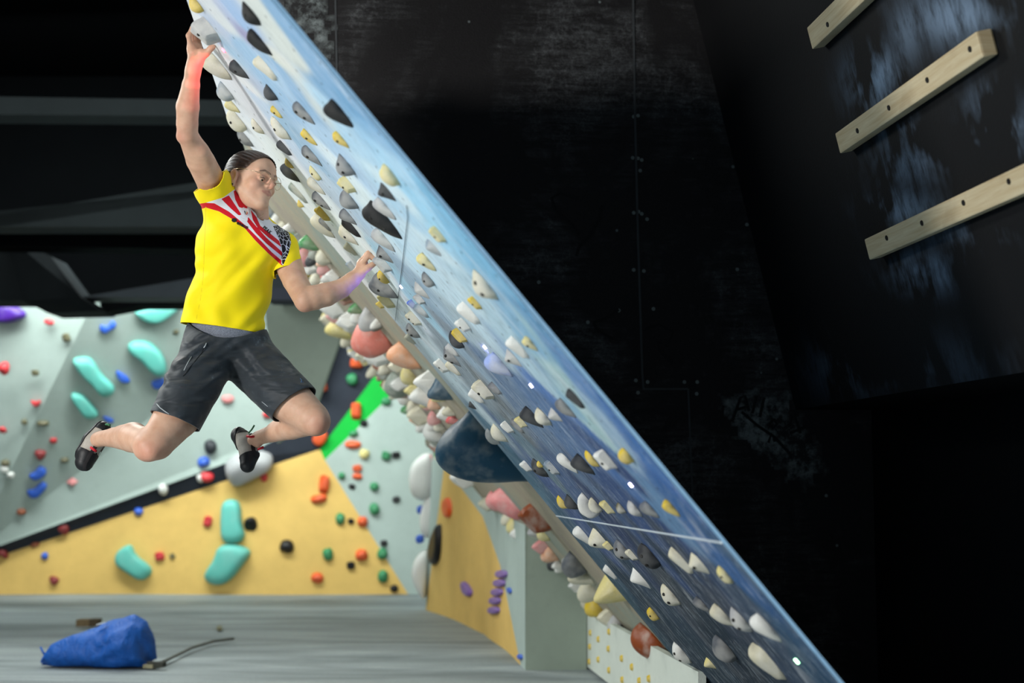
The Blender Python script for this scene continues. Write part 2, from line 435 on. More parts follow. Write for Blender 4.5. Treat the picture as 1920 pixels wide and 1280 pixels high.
for cx, cy, rx, ry, k in [(1640, 150, 45, 55, 1), (1800, 30, 90, 50, .8), (1700, 300, 60, 45, .55), (1880, 250, 60, 45, .7), (1690, 395, 60, 35, .8), (1735, 510, 60, 35, .7),
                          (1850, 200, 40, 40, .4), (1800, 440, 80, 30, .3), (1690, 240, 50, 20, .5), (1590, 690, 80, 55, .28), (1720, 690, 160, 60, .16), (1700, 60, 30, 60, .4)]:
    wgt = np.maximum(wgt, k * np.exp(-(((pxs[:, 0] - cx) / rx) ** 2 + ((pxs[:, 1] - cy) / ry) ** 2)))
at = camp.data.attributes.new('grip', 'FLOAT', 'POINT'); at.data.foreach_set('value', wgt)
# its underside and the wall below
e0 = C1; e1 = C1 + W * CU
br = prism('trim_9', [e0, e1, e1 - cN * .0 + _B * .35, e0 + _B * .35], [p + Vector((0, 0, .04)) for p in (e0, e1, e1 + _B * .35, e0 + _B * .35)], M_BLK2)
tag(br, kind='structure')
bb = [C1 + _B * .33 + W * .0, C1 + _B * .33 + W * CU]
wr = prism('wall_right', [bb[0], bb[1], Vector((bb[1].x, bb[1].y, -.05)), Vector((bb[0].x, bb[0].y, -.05))],
           [p + _B * .06 for p in (bb[0], bb[1], Vector((bb[1].x, bb[1].y, -.05)), Vector((bb[0].x, bb[0].y, -.05)))], M_BLK2)
tag(wr, kind='structure')

# wooden campus rungs
t = NT('rung_wood'); v = t.coord((1, 1, 1)); g = t.noise(6, 4, .6, t.coord((1, .6, 12)), .5); s_ = t.noise(5, 3, .5, v)
c = t.mix(t.mapr(g, .3, .7), lin((226, 212, 176)), lin((204, 182, 140)))
t.base(t.mix(t.mapr(s_, .55, .75, 0, .6), c, lin((150, 122, 84)))); t.rough(.7); M_WOOD = t.m
M_HOLE = plain('bolt_dark', (34, 32, 30), .5, bump=0)
def rung(tl, bl_, tr, label, dots):
    """tl/bl: left end top and bottom in the picture, tr: right end top"""
    a = cp(*tl); b = cp(*bl_); c_ = cp(*tr)
    hgt = abs((b - a).dot(cdir)); L = abs((c_ - a).dot(W))
    D = .045
    cen = a + W * (-L / 2) - cdir * hgt / 2 - cN * 0
    face = cN if cN.x < 0 else -cN
    cen = cen + face * .003
    cc = cen + face * D / 2
    r = empty('campus_rung', cc); tag(r, label, 'climbing rung', 'wooden campus rungs')
    o = box('wooden_bar', (0, 0, 0), (W, cdir, face), (L / 2, hgt / 2, D / 2), M_WOOD, r, .006)
    for px, py in dots:
        p = hit(px, py, cen + face * D, cN) - cc
        bm = bmesh.new(); bmesh.ops.create_cone(bm, cap_ends=True, segments=14, radius1=.009, radius2=.008, depth=.004)
        me = bpy.data.meshes.new('bolt'); M4 = face.to_track_quat('Z', 'Y').to_matrix()
        for q in bm.verts: q.co = M4 @ q.co + p + face * .001
        bm.to_mesh(me); bm.free(); me.materials.append(M_HOLE)
        bo = bpy.data.objects.new('bolt', me); COL.objects.link(bo); bo.parent = r
rung((1537, 47), (1552, 84), (1760, -130), 'wooden rung cut by the top edge of the photo, highest on the black panel', [(1552, 46)])
rung((1590, 245), (1603, 281), (1862, 52), 'wooden climbing rung with both ends in view, between the other two', [(1608, 245), (1667, 202), (1739, 150), (1819, 92)])
rung((1645, 443), (1660, 480), (1985, 277), 'lowest wooden climbing rung, running out of the photo at the right', [(1663, 446), (1729, 418), (1807, 380), (1892, 340)])

# ================================================================ THE BOARD
U_N, U_F, S_T, S_B = -2.53, 0.10, -2.10, 1.02
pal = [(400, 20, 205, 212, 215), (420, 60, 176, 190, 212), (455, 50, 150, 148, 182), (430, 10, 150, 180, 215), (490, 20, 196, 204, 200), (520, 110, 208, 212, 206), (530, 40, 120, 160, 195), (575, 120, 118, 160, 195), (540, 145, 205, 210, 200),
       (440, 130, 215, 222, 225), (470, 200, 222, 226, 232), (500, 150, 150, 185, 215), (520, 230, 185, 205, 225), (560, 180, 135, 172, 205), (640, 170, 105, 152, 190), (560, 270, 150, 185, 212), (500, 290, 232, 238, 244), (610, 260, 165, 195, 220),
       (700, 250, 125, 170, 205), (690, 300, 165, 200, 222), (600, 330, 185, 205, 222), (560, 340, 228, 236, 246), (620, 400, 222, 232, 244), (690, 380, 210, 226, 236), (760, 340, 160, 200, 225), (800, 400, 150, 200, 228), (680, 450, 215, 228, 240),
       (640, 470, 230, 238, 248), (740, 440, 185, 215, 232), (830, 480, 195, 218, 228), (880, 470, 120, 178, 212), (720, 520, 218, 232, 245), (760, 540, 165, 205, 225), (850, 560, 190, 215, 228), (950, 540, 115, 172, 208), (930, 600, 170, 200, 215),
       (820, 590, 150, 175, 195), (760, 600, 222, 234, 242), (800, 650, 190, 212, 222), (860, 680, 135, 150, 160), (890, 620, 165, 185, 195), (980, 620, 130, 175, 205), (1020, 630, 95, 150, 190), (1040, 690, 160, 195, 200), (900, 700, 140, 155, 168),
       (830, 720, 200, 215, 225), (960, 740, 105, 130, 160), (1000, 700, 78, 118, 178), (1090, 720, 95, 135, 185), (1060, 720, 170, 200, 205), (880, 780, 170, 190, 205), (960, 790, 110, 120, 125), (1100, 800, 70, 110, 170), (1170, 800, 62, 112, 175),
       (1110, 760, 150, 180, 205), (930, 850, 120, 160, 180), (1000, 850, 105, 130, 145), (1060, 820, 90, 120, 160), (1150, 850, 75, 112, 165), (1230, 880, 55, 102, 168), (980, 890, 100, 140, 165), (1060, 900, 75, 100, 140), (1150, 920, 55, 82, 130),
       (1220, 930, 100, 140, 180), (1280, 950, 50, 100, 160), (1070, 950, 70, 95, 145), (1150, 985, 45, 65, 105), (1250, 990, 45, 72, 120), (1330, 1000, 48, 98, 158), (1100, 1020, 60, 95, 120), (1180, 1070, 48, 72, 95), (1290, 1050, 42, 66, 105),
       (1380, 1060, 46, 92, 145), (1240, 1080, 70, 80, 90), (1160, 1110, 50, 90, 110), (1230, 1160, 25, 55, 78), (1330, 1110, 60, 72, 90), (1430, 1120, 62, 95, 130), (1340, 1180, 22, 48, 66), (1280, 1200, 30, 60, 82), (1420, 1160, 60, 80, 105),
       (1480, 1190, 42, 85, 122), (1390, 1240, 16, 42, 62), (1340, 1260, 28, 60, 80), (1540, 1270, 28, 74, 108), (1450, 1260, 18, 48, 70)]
pu = np.array([uv_of(on_board(a, b)) for a, b, *_ in pal]); pc = np.array([lin(c[2:]) for c in pal])  # mural colours include light falloff towards the lower right
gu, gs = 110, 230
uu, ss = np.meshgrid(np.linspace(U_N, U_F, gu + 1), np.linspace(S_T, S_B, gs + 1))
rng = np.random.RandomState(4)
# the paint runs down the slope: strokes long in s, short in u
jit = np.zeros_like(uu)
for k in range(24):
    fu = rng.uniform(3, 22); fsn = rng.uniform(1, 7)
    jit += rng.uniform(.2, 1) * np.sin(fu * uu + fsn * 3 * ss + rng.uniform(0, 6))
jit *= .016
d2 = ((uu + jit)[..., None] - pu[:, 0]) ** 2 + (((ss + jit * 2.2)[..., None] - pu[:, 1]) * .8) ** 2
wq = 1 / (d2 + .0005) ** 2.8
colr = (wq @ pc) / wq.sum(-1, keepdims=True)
colr = np.clip(colr * np.interp(ss, [-2.1, -1.2, -.2, 1.0], [.95, 1.12, .86, .5])[..., None], 0, .88)  # gain paints light falloff into the mural, dimmest at the bottom
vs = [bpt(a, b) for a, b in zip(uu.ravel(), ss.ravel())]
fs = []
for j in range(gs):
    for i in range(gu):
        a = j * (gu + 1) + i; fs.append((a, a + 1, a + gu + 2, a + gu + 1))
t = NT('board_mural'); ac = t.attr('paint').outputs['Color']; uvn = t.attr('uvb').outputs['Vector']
def mapv(sc):
    m = t.n('ShaderNodeMapping'); m.inputs['Scale'].default_value = sc; t.l(uvn, m.inputs['Vector']); return m.outputs[0]
st = t.noise(1, 6, .72, mapv((34, 5.5, 1)), .4); st2 = t.noise(1, 4, .7, mapv((105, 15, 1)), .2); bl_n = t.noise(1, 5, .6, mapv((4, 2.2, 1)), .8)
low = t.mapr(t.n('ShaderNodeSeparateXYZ').outputs[1], 0, 1) if False else None
sx = t.n('ShaderNodeSeparateXYZ'); t.l(uvn, sx.inputs[0])
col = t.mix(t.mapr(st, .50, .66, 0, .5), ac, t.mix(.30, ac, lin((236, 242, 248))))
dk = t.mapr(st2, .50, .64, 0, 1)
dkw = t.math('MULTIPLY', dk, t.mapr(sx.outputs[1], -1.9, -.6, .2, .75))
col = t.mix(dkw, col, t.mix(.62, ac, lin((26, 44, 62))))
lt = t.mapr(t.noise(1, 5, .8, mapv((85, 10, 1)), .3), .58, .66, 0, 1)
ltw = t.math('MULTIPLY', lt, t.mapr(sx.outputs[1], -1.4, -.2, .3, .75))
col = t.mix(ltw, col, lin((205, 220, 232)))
col = t.mix(t.mapr(bl_n, .6, .75, 0, .35), col, lin((225, 232, 236)))
# small bolt holes in a grid
fu = t.math('FRACT', t.math('DIVIDE', sx.outputs[0], .172)); fv = t.math('FRACT', t.math('DIVIDE', sx.outputs[1], .105))
du = t.math('MULTIPLY', t.math('SUBTRACT', fu, .5), .172); dv = t.math('MULTIPLY', t.math('SUBTRACT', fv, .5), .105)
dist = t.math('SQRT', t.math('ADD', t.math('MULTIPLY', du, du), t.math('MULTIPLY', dv, dv)))
col = t.mix(t.mapr(dist, .0042, .0058, .75, 0), col, lin((40, 46, 54)))
t.base(col); t.rough(.8); t.b.inputs['Specular IOR Level'].default_value = .3
t.bump(st2, .15, .003); M_BOARD = t.m
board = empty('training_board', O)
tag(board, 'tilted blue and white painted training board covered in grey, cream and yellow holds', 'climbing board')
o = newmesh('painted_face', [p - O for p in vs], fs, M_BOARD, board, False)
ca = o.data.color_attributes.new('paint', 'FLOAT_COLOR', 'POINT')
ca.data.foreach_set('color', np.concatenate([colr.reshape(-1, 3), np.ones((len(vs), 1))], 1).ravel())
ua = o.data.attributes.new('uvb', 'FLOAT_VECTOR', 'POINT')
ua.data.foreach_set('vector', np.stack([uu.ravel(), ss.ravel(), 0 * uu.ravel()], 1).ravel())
M_PLY = plain('plywood_edge', (96, 132, 160), .7)
M_STEEL = plain('frame_black', (26, 27, 29), .5)
bc = bpt((U_N + U_F) / 2, (S_T + S_B) / 2, -.0055) - O
box('plywood_sheet', bc, (W, S, N), ((U_F - U_N) / 2, (S_B - S_T) / 2, .0045), M_PLY, board)
for u in (-1.9, -1.3, -.7, -.1):
    box('frame_post', bpt(u, (S_T + S_B) / 2, -.046) - O, (W, S, N), (.03, (S_B - S_T) / 2, .034), M_STEEL, board)
# sheet joints
M_CRK = plain('joint_gap_pale', (196, 208, 216), .8)
sj = uv_of(on_board(1200, 992))[1]
box('sheet_joint', bpt((U_N + U_F) / 2, sj, .0008) - O, (W, S, N), ((U_F - U_N) / 2, .0028, .0012), M_CRK, board)
# kickboard below
kb = Vector((0, 0, 1))
k0 = bpt(U_N, S_B, 0); k1 = bpt(U_F, S_B, 0)
box('kickboard', ((k0 + k1) / 2 + Vector((0, 0, -k0.z / 2)) + _B * .02) - O, (W, Zup, _B), ((U_F - U_N) / 2, k0.z / 2 - .002, .018), M_BOARD if False else plain('kick_blue', (60, 95, 130)), board)
# thin string hanging over the face
tube('string', [bpt(*uv_of(on_board(x, y)), .003) - O for x, y in [(764, 384), (766, 406), (755, 500), (742, 600)]], .0010, plain('string_dark', (70, 88, 100), .7), board, 6)
# LEDs
def emis(name, rgb, k):
    t = NT(name); t.b.inputs['Emission Color'].default_value = (*lin(rgb), 1); t.b.inputs['Emission Strength'].default_value = k; t.base((.5, .5, .5)); return t.m
E_R = emis('led_red', (255, 40, 60), 14); E_V = emis('led_violet', (225, 215, 255), 9); E_G = emis('led_green', (170, 255, 190), 9)
for x, y, m in [(420, 94, E_R), (753, 537, E_V), (910, 650, E_V), (997, 722, E_V), (1184, 908, E_V), (1495, 1238, E_G)]:
    u, s = uv_of(on_board(x, y))
    box('led_light', bpt(u, s, .0025) - O, (W, S, N), (.006, .0065, .0025), m, board, .001)
def glow(name, px, py, tx, ty, tz, power, color, ang=55):
    """the LED's own beam"""
    d = bpy.data.lights.new(name, 'SPOT'); d.energy = power; d.color = color; d.shadow_soft_size = .006; d.spot_size = math.radians(ang); d.spot_blend = 1
    o = bpy.data.objects.new(name, d); COL.objects.link(o); u, s = uv_of(on_board(px, py)); o.location = bpt(u, s, .012)
    o.rotation_euler = (P(tx, ty, tz) - o.location).to_track_quat('-Z', 'Y').to_euler()
glow('led_glow', 420, 94, 366, 146, 4.57, 3.2, (1, .04, .07), 60)
glow('led_glow', 753, 537, 668, 528, 4.90, 1.8, (.16, .14, 1), 60)
glow('led_glow', 910, 650, 925, 676, 4.4, .5, (.3, .25, 1), 80)

# the spray wall beyond the board, same slope
t = NT('spray_wall_paint'); v = t.coord(); n1 = t.noise(1.4, 4, .6, v); n2 = t.noise(30, 4, .7, v)
t.base(t.mix(t.mapr(n2, .3, .8, 0, .4), t.ramp(n1, [(.35, lin((150, 162, 150))), (.5, lin((176, 166, 142))), (.65, lin((158, 146, 134)))]), lin((112, 112, 106)))); t.rough(.85); M_SPR = t.m
SU0, (SU1, SB2) = U_F + .012, uv_of(hit(1096, 1165, O - N * .03, N))
sp = prism('wall_spray', [bpt(SU0, S_T, -.03), bpt(SU1, S_T, -.03), bpt(SU1, SB2, -.03), bpt(SU0, SB2, -.03)],
           [bpt(SU0, S_T, -.06), bpt(SU1, S_T, -.06), bpt(SU1, SB2, -.06), bpt(SU0, SB2, -.06)], M_SPR)
tag(sp, kind='structure')
g0 = hit(1098, 1247, (0, 0, 0), Zup); g1 = g0 - W * 2.6; KT = .30
k2, k3 = g1.copy(), g0.copy(); k2.z = k3.z = KT
kick = prism('wall_kick_panel', [k2, k3, g0, g1], [p + _B * .03 for p in (k2, k3, g0, g1)], M_WHITEP)

tag(kick, kind='structure')
# ================================================================ CLIMBING HOLDS
CN = {'black': (17, 18, 21), 'dark grey': (42, 46, 52), 'grey': (92, 97, 104), 'pale grey': (168, 170, 172), 'cream': (206, 202, 178), 'white': (222, 224, 220),
      'yellow': (214, 184, 40), 'pale yellow': (214, 202, 132), 'green grey': (128, 140, 130), 'blue grey': (122, 140, 156), 'blue': (20, 86, 196), 'teal': (98, 186, 174),
      'red': (206, 34, 46), 'dark red': (130, 18, 26), 'orange': (222, 84, 24), 'green': (34, 130, 80), 'purple': (72, 34, 140), 'lilac': (128, 96, 170), 'olive': (92, 88, 58),
      'pink': (222, 140, 140), 'salmon': (232, 138, 124), 'peach': (232, 168, 128), 'brown': (138, 66, 26), 'sky blue': (150, 170, 226), 'navy teal': (24, 74, 100), 'bright green': (30, 140, 62)}
def hold_mat(cname, bg=False, far=False):
    key = 'hold_' + cname.replace(' ', '_') + ('_wall' if far else '_far' if bg else '')
    if key in _mats: return _mats[key]
    t = NT(key); v = t.coord(); c = lin(CN[cname])
    n1 = t.noise(9, 3, .55, v); n2 = t.noise(150, 3, .7, v)
    col = t.mix(t.mapr(n2, .35, .7, 0, .35), c, tuple(x * .62 for x in c))
    ch = t.mapr(n1, .46, .62, 0, (.55 if not bg else .06 if far else .35) * {'black': .05, 'dark grey': .15, 'navy teal': .5, 'yellow': .45, 'grey': .6, 'pale yellow': .7}.get(cname, 1))
    col = t.mix(ch, col, lin((214, 214, 206)))
    t.base(col); t.rough(.72 if not bg else .45); t.b.inputs['Specular IOR Level'].default_value = .35
    t.bump(n2, .25, .002); _mats[key] = t.m; return t.m
PROF = {
 'wedge': [(-.5, 0), (-.5, .45), (-.44, .82), (-.32, 1), (-.12, .93), (.12, .66), (.34, .32), (.5, 0)],
 'lens': [(-.5, 0), (-.42, .42), (-.25, .82), (-.02, 1), (.2, .86), (.36, .5), (.5, 0)],
 'dome': [(-.5, 0), (-.47, .4), (-.34, .78), (-.14, .97), (.1, .98), (.33, .8), (.46, .45), (.5, 0)],
 'block': [(-.5, 0), (-.54, .7), (-.48, 1), (-.40, 1.04), (.16, .9), (.28, .84), (.33, .7), (.5, 0)],
 'disc': [(-.5, 0), (-.46, .5), (-.3, .85), (0, 1), (.3, .85), (.46, .5), (.5, 0)],
 'point': [(-.5, 0), (-.3, .72), (-.2, 1), (-.1, 1.02), (.1, .7), (.5, 0)],
 'tri': [(-.5, 0), (-.02, .94), (.06, .98), (.5, 0)],
 'slab': [(-.5, 0), (-.48, .55), (-.4, .9), (-.28, 1), (.3, .5), (.42, .38), (.5, 0)],
}
def hold_bm(kind, L, D, Wd, seed, rough_=0.04, skew=0.0):
    rnd = random.Random(seed); pr = PROF[kind]
    dense = []
    for a, b in zip(pr, pr[1:]):
        for k in range(3): dense.append((a[0] + (b[0] - a[0]) * k / 3, a[1] + (b[1] - a[1]) * k / 3))
    dense.append(pr[-1]); n = len(dense)
    # light smoothing keeps corners soft
    for _ in range(2 if kind not in ('block', 'tri', 'point') else 1):
        dense = [dense[0]] + [((dense[i - 1][0] + 2 * dense[i][0] + dense[i + 1][0]) / 4, (dense[i - 1][1] + 2 * dense[i][1] + dense[i + 1][1]) / 4) for i in range(1, n - 1)] + [dense[-1]]
    K = 13; vs = []; fs = []
    p1, p2, p3 = rnd.uniform(0, 6), rnd.uniform(0, 6), rnd.uniform(0, 6)
    ex = {'disc': .28, 'block': .22, 'tri': .8, 'point': .7}.get(kind, .5)
    for j in range(K):
        k = -1 + 2 * j / (K - 1); c = max(0.0, 1 - k * k)
        cs = c ** (ex * .8); ch = c ** ex
        if kind == 'tri': cs = 1 - abs(k) * .97; ch = 1 - abs(k) * .97
        for i, (s, h) in enumerate(dense):
            wob = 1 + rough_ * (math.sin(7 * s + p1 + 2 * k) + math.sin(5 * k + p2 + 4 * h))
            vs.append(((k * Wd / 2 + skew * h * D), s * L * cs * wob + .10 * L * (1 - cs) * math.sin(p3), h * D * ch * wob))
    for j in range(K - 1):
        for i in range(n - 1):
            a = j * n + i; fs.append((a, a + 1, a + n + 1, a + n))
        fs.append((j * n + n - 1, j * n, (j + 1) * n, (j + 1) * n + n - 1))
    return vs, fs
def make_hold(name, frame, org, kind, L, D, Wd, mat, seed, holes=0, rot=0.0, flat=None, skew=0.0, chip=None):
    """frame: (across, along, outward); returns the thing"""
    A, B, C = frame
    if rot:
        A, B = A * math.cos(rot) + B * math.sin(rot), B * math.cos(rot) - A * math.sin(rot)
    vs, fs = hold_bm(kind, L, D, Wd, seed, skew=skew)
    w = [A * x + B * y + C * (z + .0005) for x, y, z in vs]
    def mk(nm, ww, ff, m, parent=None):
        o = newmesh(nm, ww, ff, m, parent)
        bm = bmesh.new(); bm.from_mesh(o.data)
        bmesh.ops.remove_doubles(bm, verts=bm.verts, dist=1e-5)
        bmesh.ops.recalc_face_normals(bm, faces=bm.faces)
        bm.to_mesh(o.data); bm.free()
        sharp = kind in ('block', 'tri', 'point', 'slab')
        if sharp: o.data.polygons.foreach_set('use_smooth', [True] * len(o.data.polygons)); o.data.set_sharp_from_angle(angle=math.radians(38))
        return o
    if not holes:
        o = mk(name, w, fs, mat); o.location = org; return o
    root = empty(name, org)
    body = mk('hold_body', w, fs, mat, root)
    bt = BVHTree.FromPolygons([v for v in w], fs)
    rnd = random.Random(seed + 5)
    cam_dir = (Vector((0, 0, H)) - Vector(org)).normalized()
    spots = [(-.05 * L, -.18 * Wd)] if holes == 1 else [(-.2 * L, -.2 * Wd), (.14 * L, -.16 * Wd)]
    for sy, sx in spots:
        q0 = A * sx + B * sy + C * (D * 2.2) + cam_dir * D * .6
        tgt = A * sx + B * sy + C * D * .25
        loc, nrm, idx, dist = bt.ray_cast(q0, (tgt - q0).normalized())
        if loc is None: continue
        if nrm.dot(C) < 0 and nrm.dot(cam_dir) < 0: nrm = -nrm
        r = min(.0060, L * .07)
        bm = bmesh.new(); bmesh.ops.create_cone(bm, cap_ends=True, segments=12, radius1=r, radius2=r * .8, depth=.003)
        M3 = nrm.to_track_quat('Z', 'Y').to_matrix()
        for q in bm.verts: q.co = M3 @ q.co + loc + nrm * .0006
        me = bpy.data.meshes.new('bolt_hole'); bm.to_mesh(me); bm.free(); me.materials.append(M_HOLE)
        b = bpy.data.objects.new('bolt_hole', me); COL.objects.link(b); b.parent = root
    return root
SIZEW = lambda L: 'tiny' if L < .035 else 'small' if L < .052 else '' if L < .085 else 'big' if L < .12 else 'very big'
KW = {'wedge': 'wedge', 'lens': 'rounded', 'dome': 'domed', 'block': 'blocky', 'disc': 'half disc', 'point': 'pointed', 'tri': 'triangular', 'slab': 'sloping'}
LABELS = {}
def where(dx, dy):
    if abs(dx) > 1.6 * abs(dy): return 'right of' if dx > 0 else 'left of'
    if abs(dy) > 1.6 * abs(dx): return 'below' if dy > 0 else 'above'
    return ('lower right of' if dx > 0 else 'lower left of') if dy > 0 else ('upper right of' if dx > 0 else 'upper left of')
def label_all(items, place, zone):
    """items: dicts with o, px, py, desc ; make labels that single each out by the neighbours"""
    cnt = {}
    for it in items: cnt.setdefault(it['desc'], []).append(it)
    for it in items:
        if len(cnt[it['desc']]) == 1 and it['desc'] not in LABELS:
            lb = it['desc'] + ' ' + place
        else:
            cand = sorted((o for o in items if o is not it and o['desc'] != it['desc']), key=lambda o: ((o['px'] - it['px']) ** 2 + (o['py'] - it['py']) ** 2) * (.5 if len(cnt[o['desc']]) == 1 else 1))
            lb = None
            for c in cand[:14]:
                s = '%s %s the %s, %s' % (it['desc'], where(it['px'] - c['px'], it['py'] - c['py']), c['desc'].replace(' hold', ' one'), zone(it))
                if s not in LABELS and len(s.split()) <= 16: lb = s; break
            if lb is None: lb = '%s, %s' % (it['desc'], zone(it))
        LABELS[lb] = LABELS.get(lb, 0) + 1
        it['o']['label'] = lb

BH = """365 12 34 20 dome yellow|385 64 50 36 block pale_grey 1|466 31 50 22 lens black 1|484 86 56 22 wedge black|405 134 56 34 wedge cream|446 136 40 22 wedge dark_grey 1|
495 132 52 20 slab cream|419 176 38 24 dome blue_grey|504 178 34 20 lens dark_grey|434 203 32 18 wedge pale_yellow|517 213 26 12 slab yellow 1|567 217 48 20 wedge grey 2|632 220 62 30 wedge black|
440 230 46 26 dome cream 1|480 240 34 14 lens cream 1|522 245 50 20 lens cream 1|578 261 36 14 wedge yellow 1|637 266 38 16 wedge yellow 1|456 262 38 18 lens grey 1|531 281 32 16 slab dark_grey|
582 296 46 18 wedge grey 1|643 316 46 28 lens grey 2|540 308 22 10 lens yellow|542 329 42 20 wedge dark_grey|589 327 30 12 dome pale_yellow 1|591 353 38 18 wedge cream|557 364 46 12 slab green_grey|562 384 16 10 lens yellow|
600 381 40 18 wedge grey 2|604 403 30 14 block yellow|650 350 34 20 block pale_yellow 1|650 379 44 26 lens grey|727 333 46 24 dome pale_yellow|722 365 42 20 point dark_grey 1|650 411 36 20 wedge grey|719 396 50 20 wedge pale_grey|
713 421 84 34 wedge black 2|656 430 46 16 slab black|651 446 46 18 wedge cream 1|603 430 54 22 wedge cream|608 423 28 10 slab grey|716 455 52 22 wedge pale_grey|718 481 40 18 point grey 1|717 498 34 20 block pale_grey|
656 470 30 14 slab cream|660 502 22 12 block blue_grey|716 546 58 36 wedge grey 1|716 522 26 16 dome yellow 1|724 566 34 18 block pale_yellow|820 443 34 16 block pale_yellow 1|809 468 38 16 point blue_grey|798 496 40 20 wedge pale_yellow 1|
800 527 30 18 dome grey 1|787 548 38 16 point pale_grey|786 563 22 14 block pale_grey|773 572 18 12 block blue|788 585 32 16 slab blue_grey|775 600 30 16 block cream 2|771 623 32 18 lens grey 2|768 638 24 12 slab cream|
902 541 66 28 lens cream 2|890 570 28 12 block yellow 1|876 592 50 24 slab white|868 612 28 18 block white 1|861 632 30 16 block yellow|852 641 38 20 lens dark_grey|846 659 30 14 slab pale_grey|843 673 46 18 point grey 2|
828 688 28 16 block white 1|848 693 36 14 slab cream|712 577 14 10 block yellow|968 656 48 22 slab white|992 648 34 16 wedge pale_yellow 1|932 692 58 32 wedge sky_blue|958 676 38 20 point pale_grey 1|905 735 42 24 block cream 1|
926 731 28 16 slab grey|891 746 32 18 slab white|884 762 18 10 point dark_grey|1076 751 42 18 slab dark_grey|1058 770 46 20 wedge grey|1014 786 38 24 lens cream|994 788 48 26 wedge dark_grey|1038 782 32 18 point pale_grey|
968 801 34 12 slab grey|976 793 22 14 block pale_yellow|951 803 26 14 block white|932 816 42 20 lens cream|920 822 34 18 lens pale_grey|1171 858 32 22 dome yellow|1134 866 42 24 block white 1|1107 863 36 14 lens yellow|
1090 877 48 28 wedge dark_grey|1062 872 46 18 wedge white|1034 879 30 14 block blue_grey 1|1008 881 40 20 lens dark_grey 1|1011 872 14 10 lens yellow|986 876 22 14 block white|1052 944 30 14 lens yellow|1068 945 34 20 lens dark_grey|
1098 952 48 32 disc white|1113 950 30 20 disc cream|1138 953 28 14 block pale_yellow|1162 955 24 14 lens olive|1186 957 36 18 lens pale_grey|1216 960 40 20 wedge grey|1256 957 38 18 wedge yellow|
1091 1008 42 20 slab white|1120 1018 52 30 point cream 1|1140 1025 18 14 block pale_yellow|1164 1036 46 24 lens grey 2|1184 1042 24 12 block cream|1212 1047 52 30 dome dark_grey 2|1142 1075 32 14 slab white|1196 1089 46 22 point white|
1252 1120 48 24 lens cream 2|1222 1153 26 16 dome yellow 1|1273 1055 56 20 slab cream|1306 1062 48 24 point cream 1|1356 1080 36 16 dome pale_yellow 1|1313 1137 34 18 wedge grey|1350 1159 52 26 wedge cream|1383 1167 52 26 lens pale_grey 2|
1432 1183 66 28 wedge white|1352 1221 54 32 dome grey|1273 1229 44 24 lens white 2|1329 1247 26 16 point pale_yellow|1434 1248 84 30 slab cream"""
nb = np.array([ (W * 0 + N).dot(Vector((1, 0, 0))), -(N.dot(Zup))]); nb /= np.linalg.norm(nb)
items = []
ZN = [('top of board', -9, 200), ('upper board', 200, 420), ('board middle', 420, 700), ('lower board', 700, 900), ('bottom of board', 900, 9999)]
for k, rec in enumerate(BH.replace('\n', '').split('|')):
    f = rec.split(); px, py, Lp, Dp = map(float, f[:4]); kind = f[4]; cn = f[5].replace('_', ' '); holes = int(f[6]) if len(f) > 6 else 0
    bx, by = px - nb[0] * Dp * .42, py - nb[1] * Dp * .42
    u, s = uv_of(on_board(bx, by)); u = min(max(u, U_N + .04), U_F - .03); s = min(max(s, S_T + .02), S_B - .03)
    Z = (bpt(u, s) - Vector((0, 0, H))).dot(Vector((0, CP, SP)))
    L = Lp * Z / F * 1.1; D = Dp * Z / F * .84; Wd = {'disc': .035, 'tri': L, 'slab': L * .8}.get(kind, L * .85)
    if k == 1: L *= .95; Wd = .10
    o = make_hold('climbing_hold', (W, S, N), bpt(u, s), kind, L, D, Wd, hold_mat(cn), 100 + k, holes, rot=random.Random(k).uniform(-.12, .12) if k != 1 else 0)
    desc = ' '.join((SIZEW(L) + ' ' + cn + ' ' + KW[kind]).split()) + ' hold'
    tag(o, None, 'climbing hold', 'holds on the tilted blue board')
    items.append(dict(o=o, px=px, py=py, desc=desc))
label_all(items, 'on the tilted blue board', lambda it: next(n for n, a, b in ZN if a <= it['py'] < b))
items[1]['o']['label'] = 'square edged pale grey hold gripped by the climber\'s raised hand'
items[43]['o']['label'] = 'pale grey hold gripped by the climber\'s lower hand'
for k_ in (1, 43): LABELS[items[k_]['o']['label']] = 1

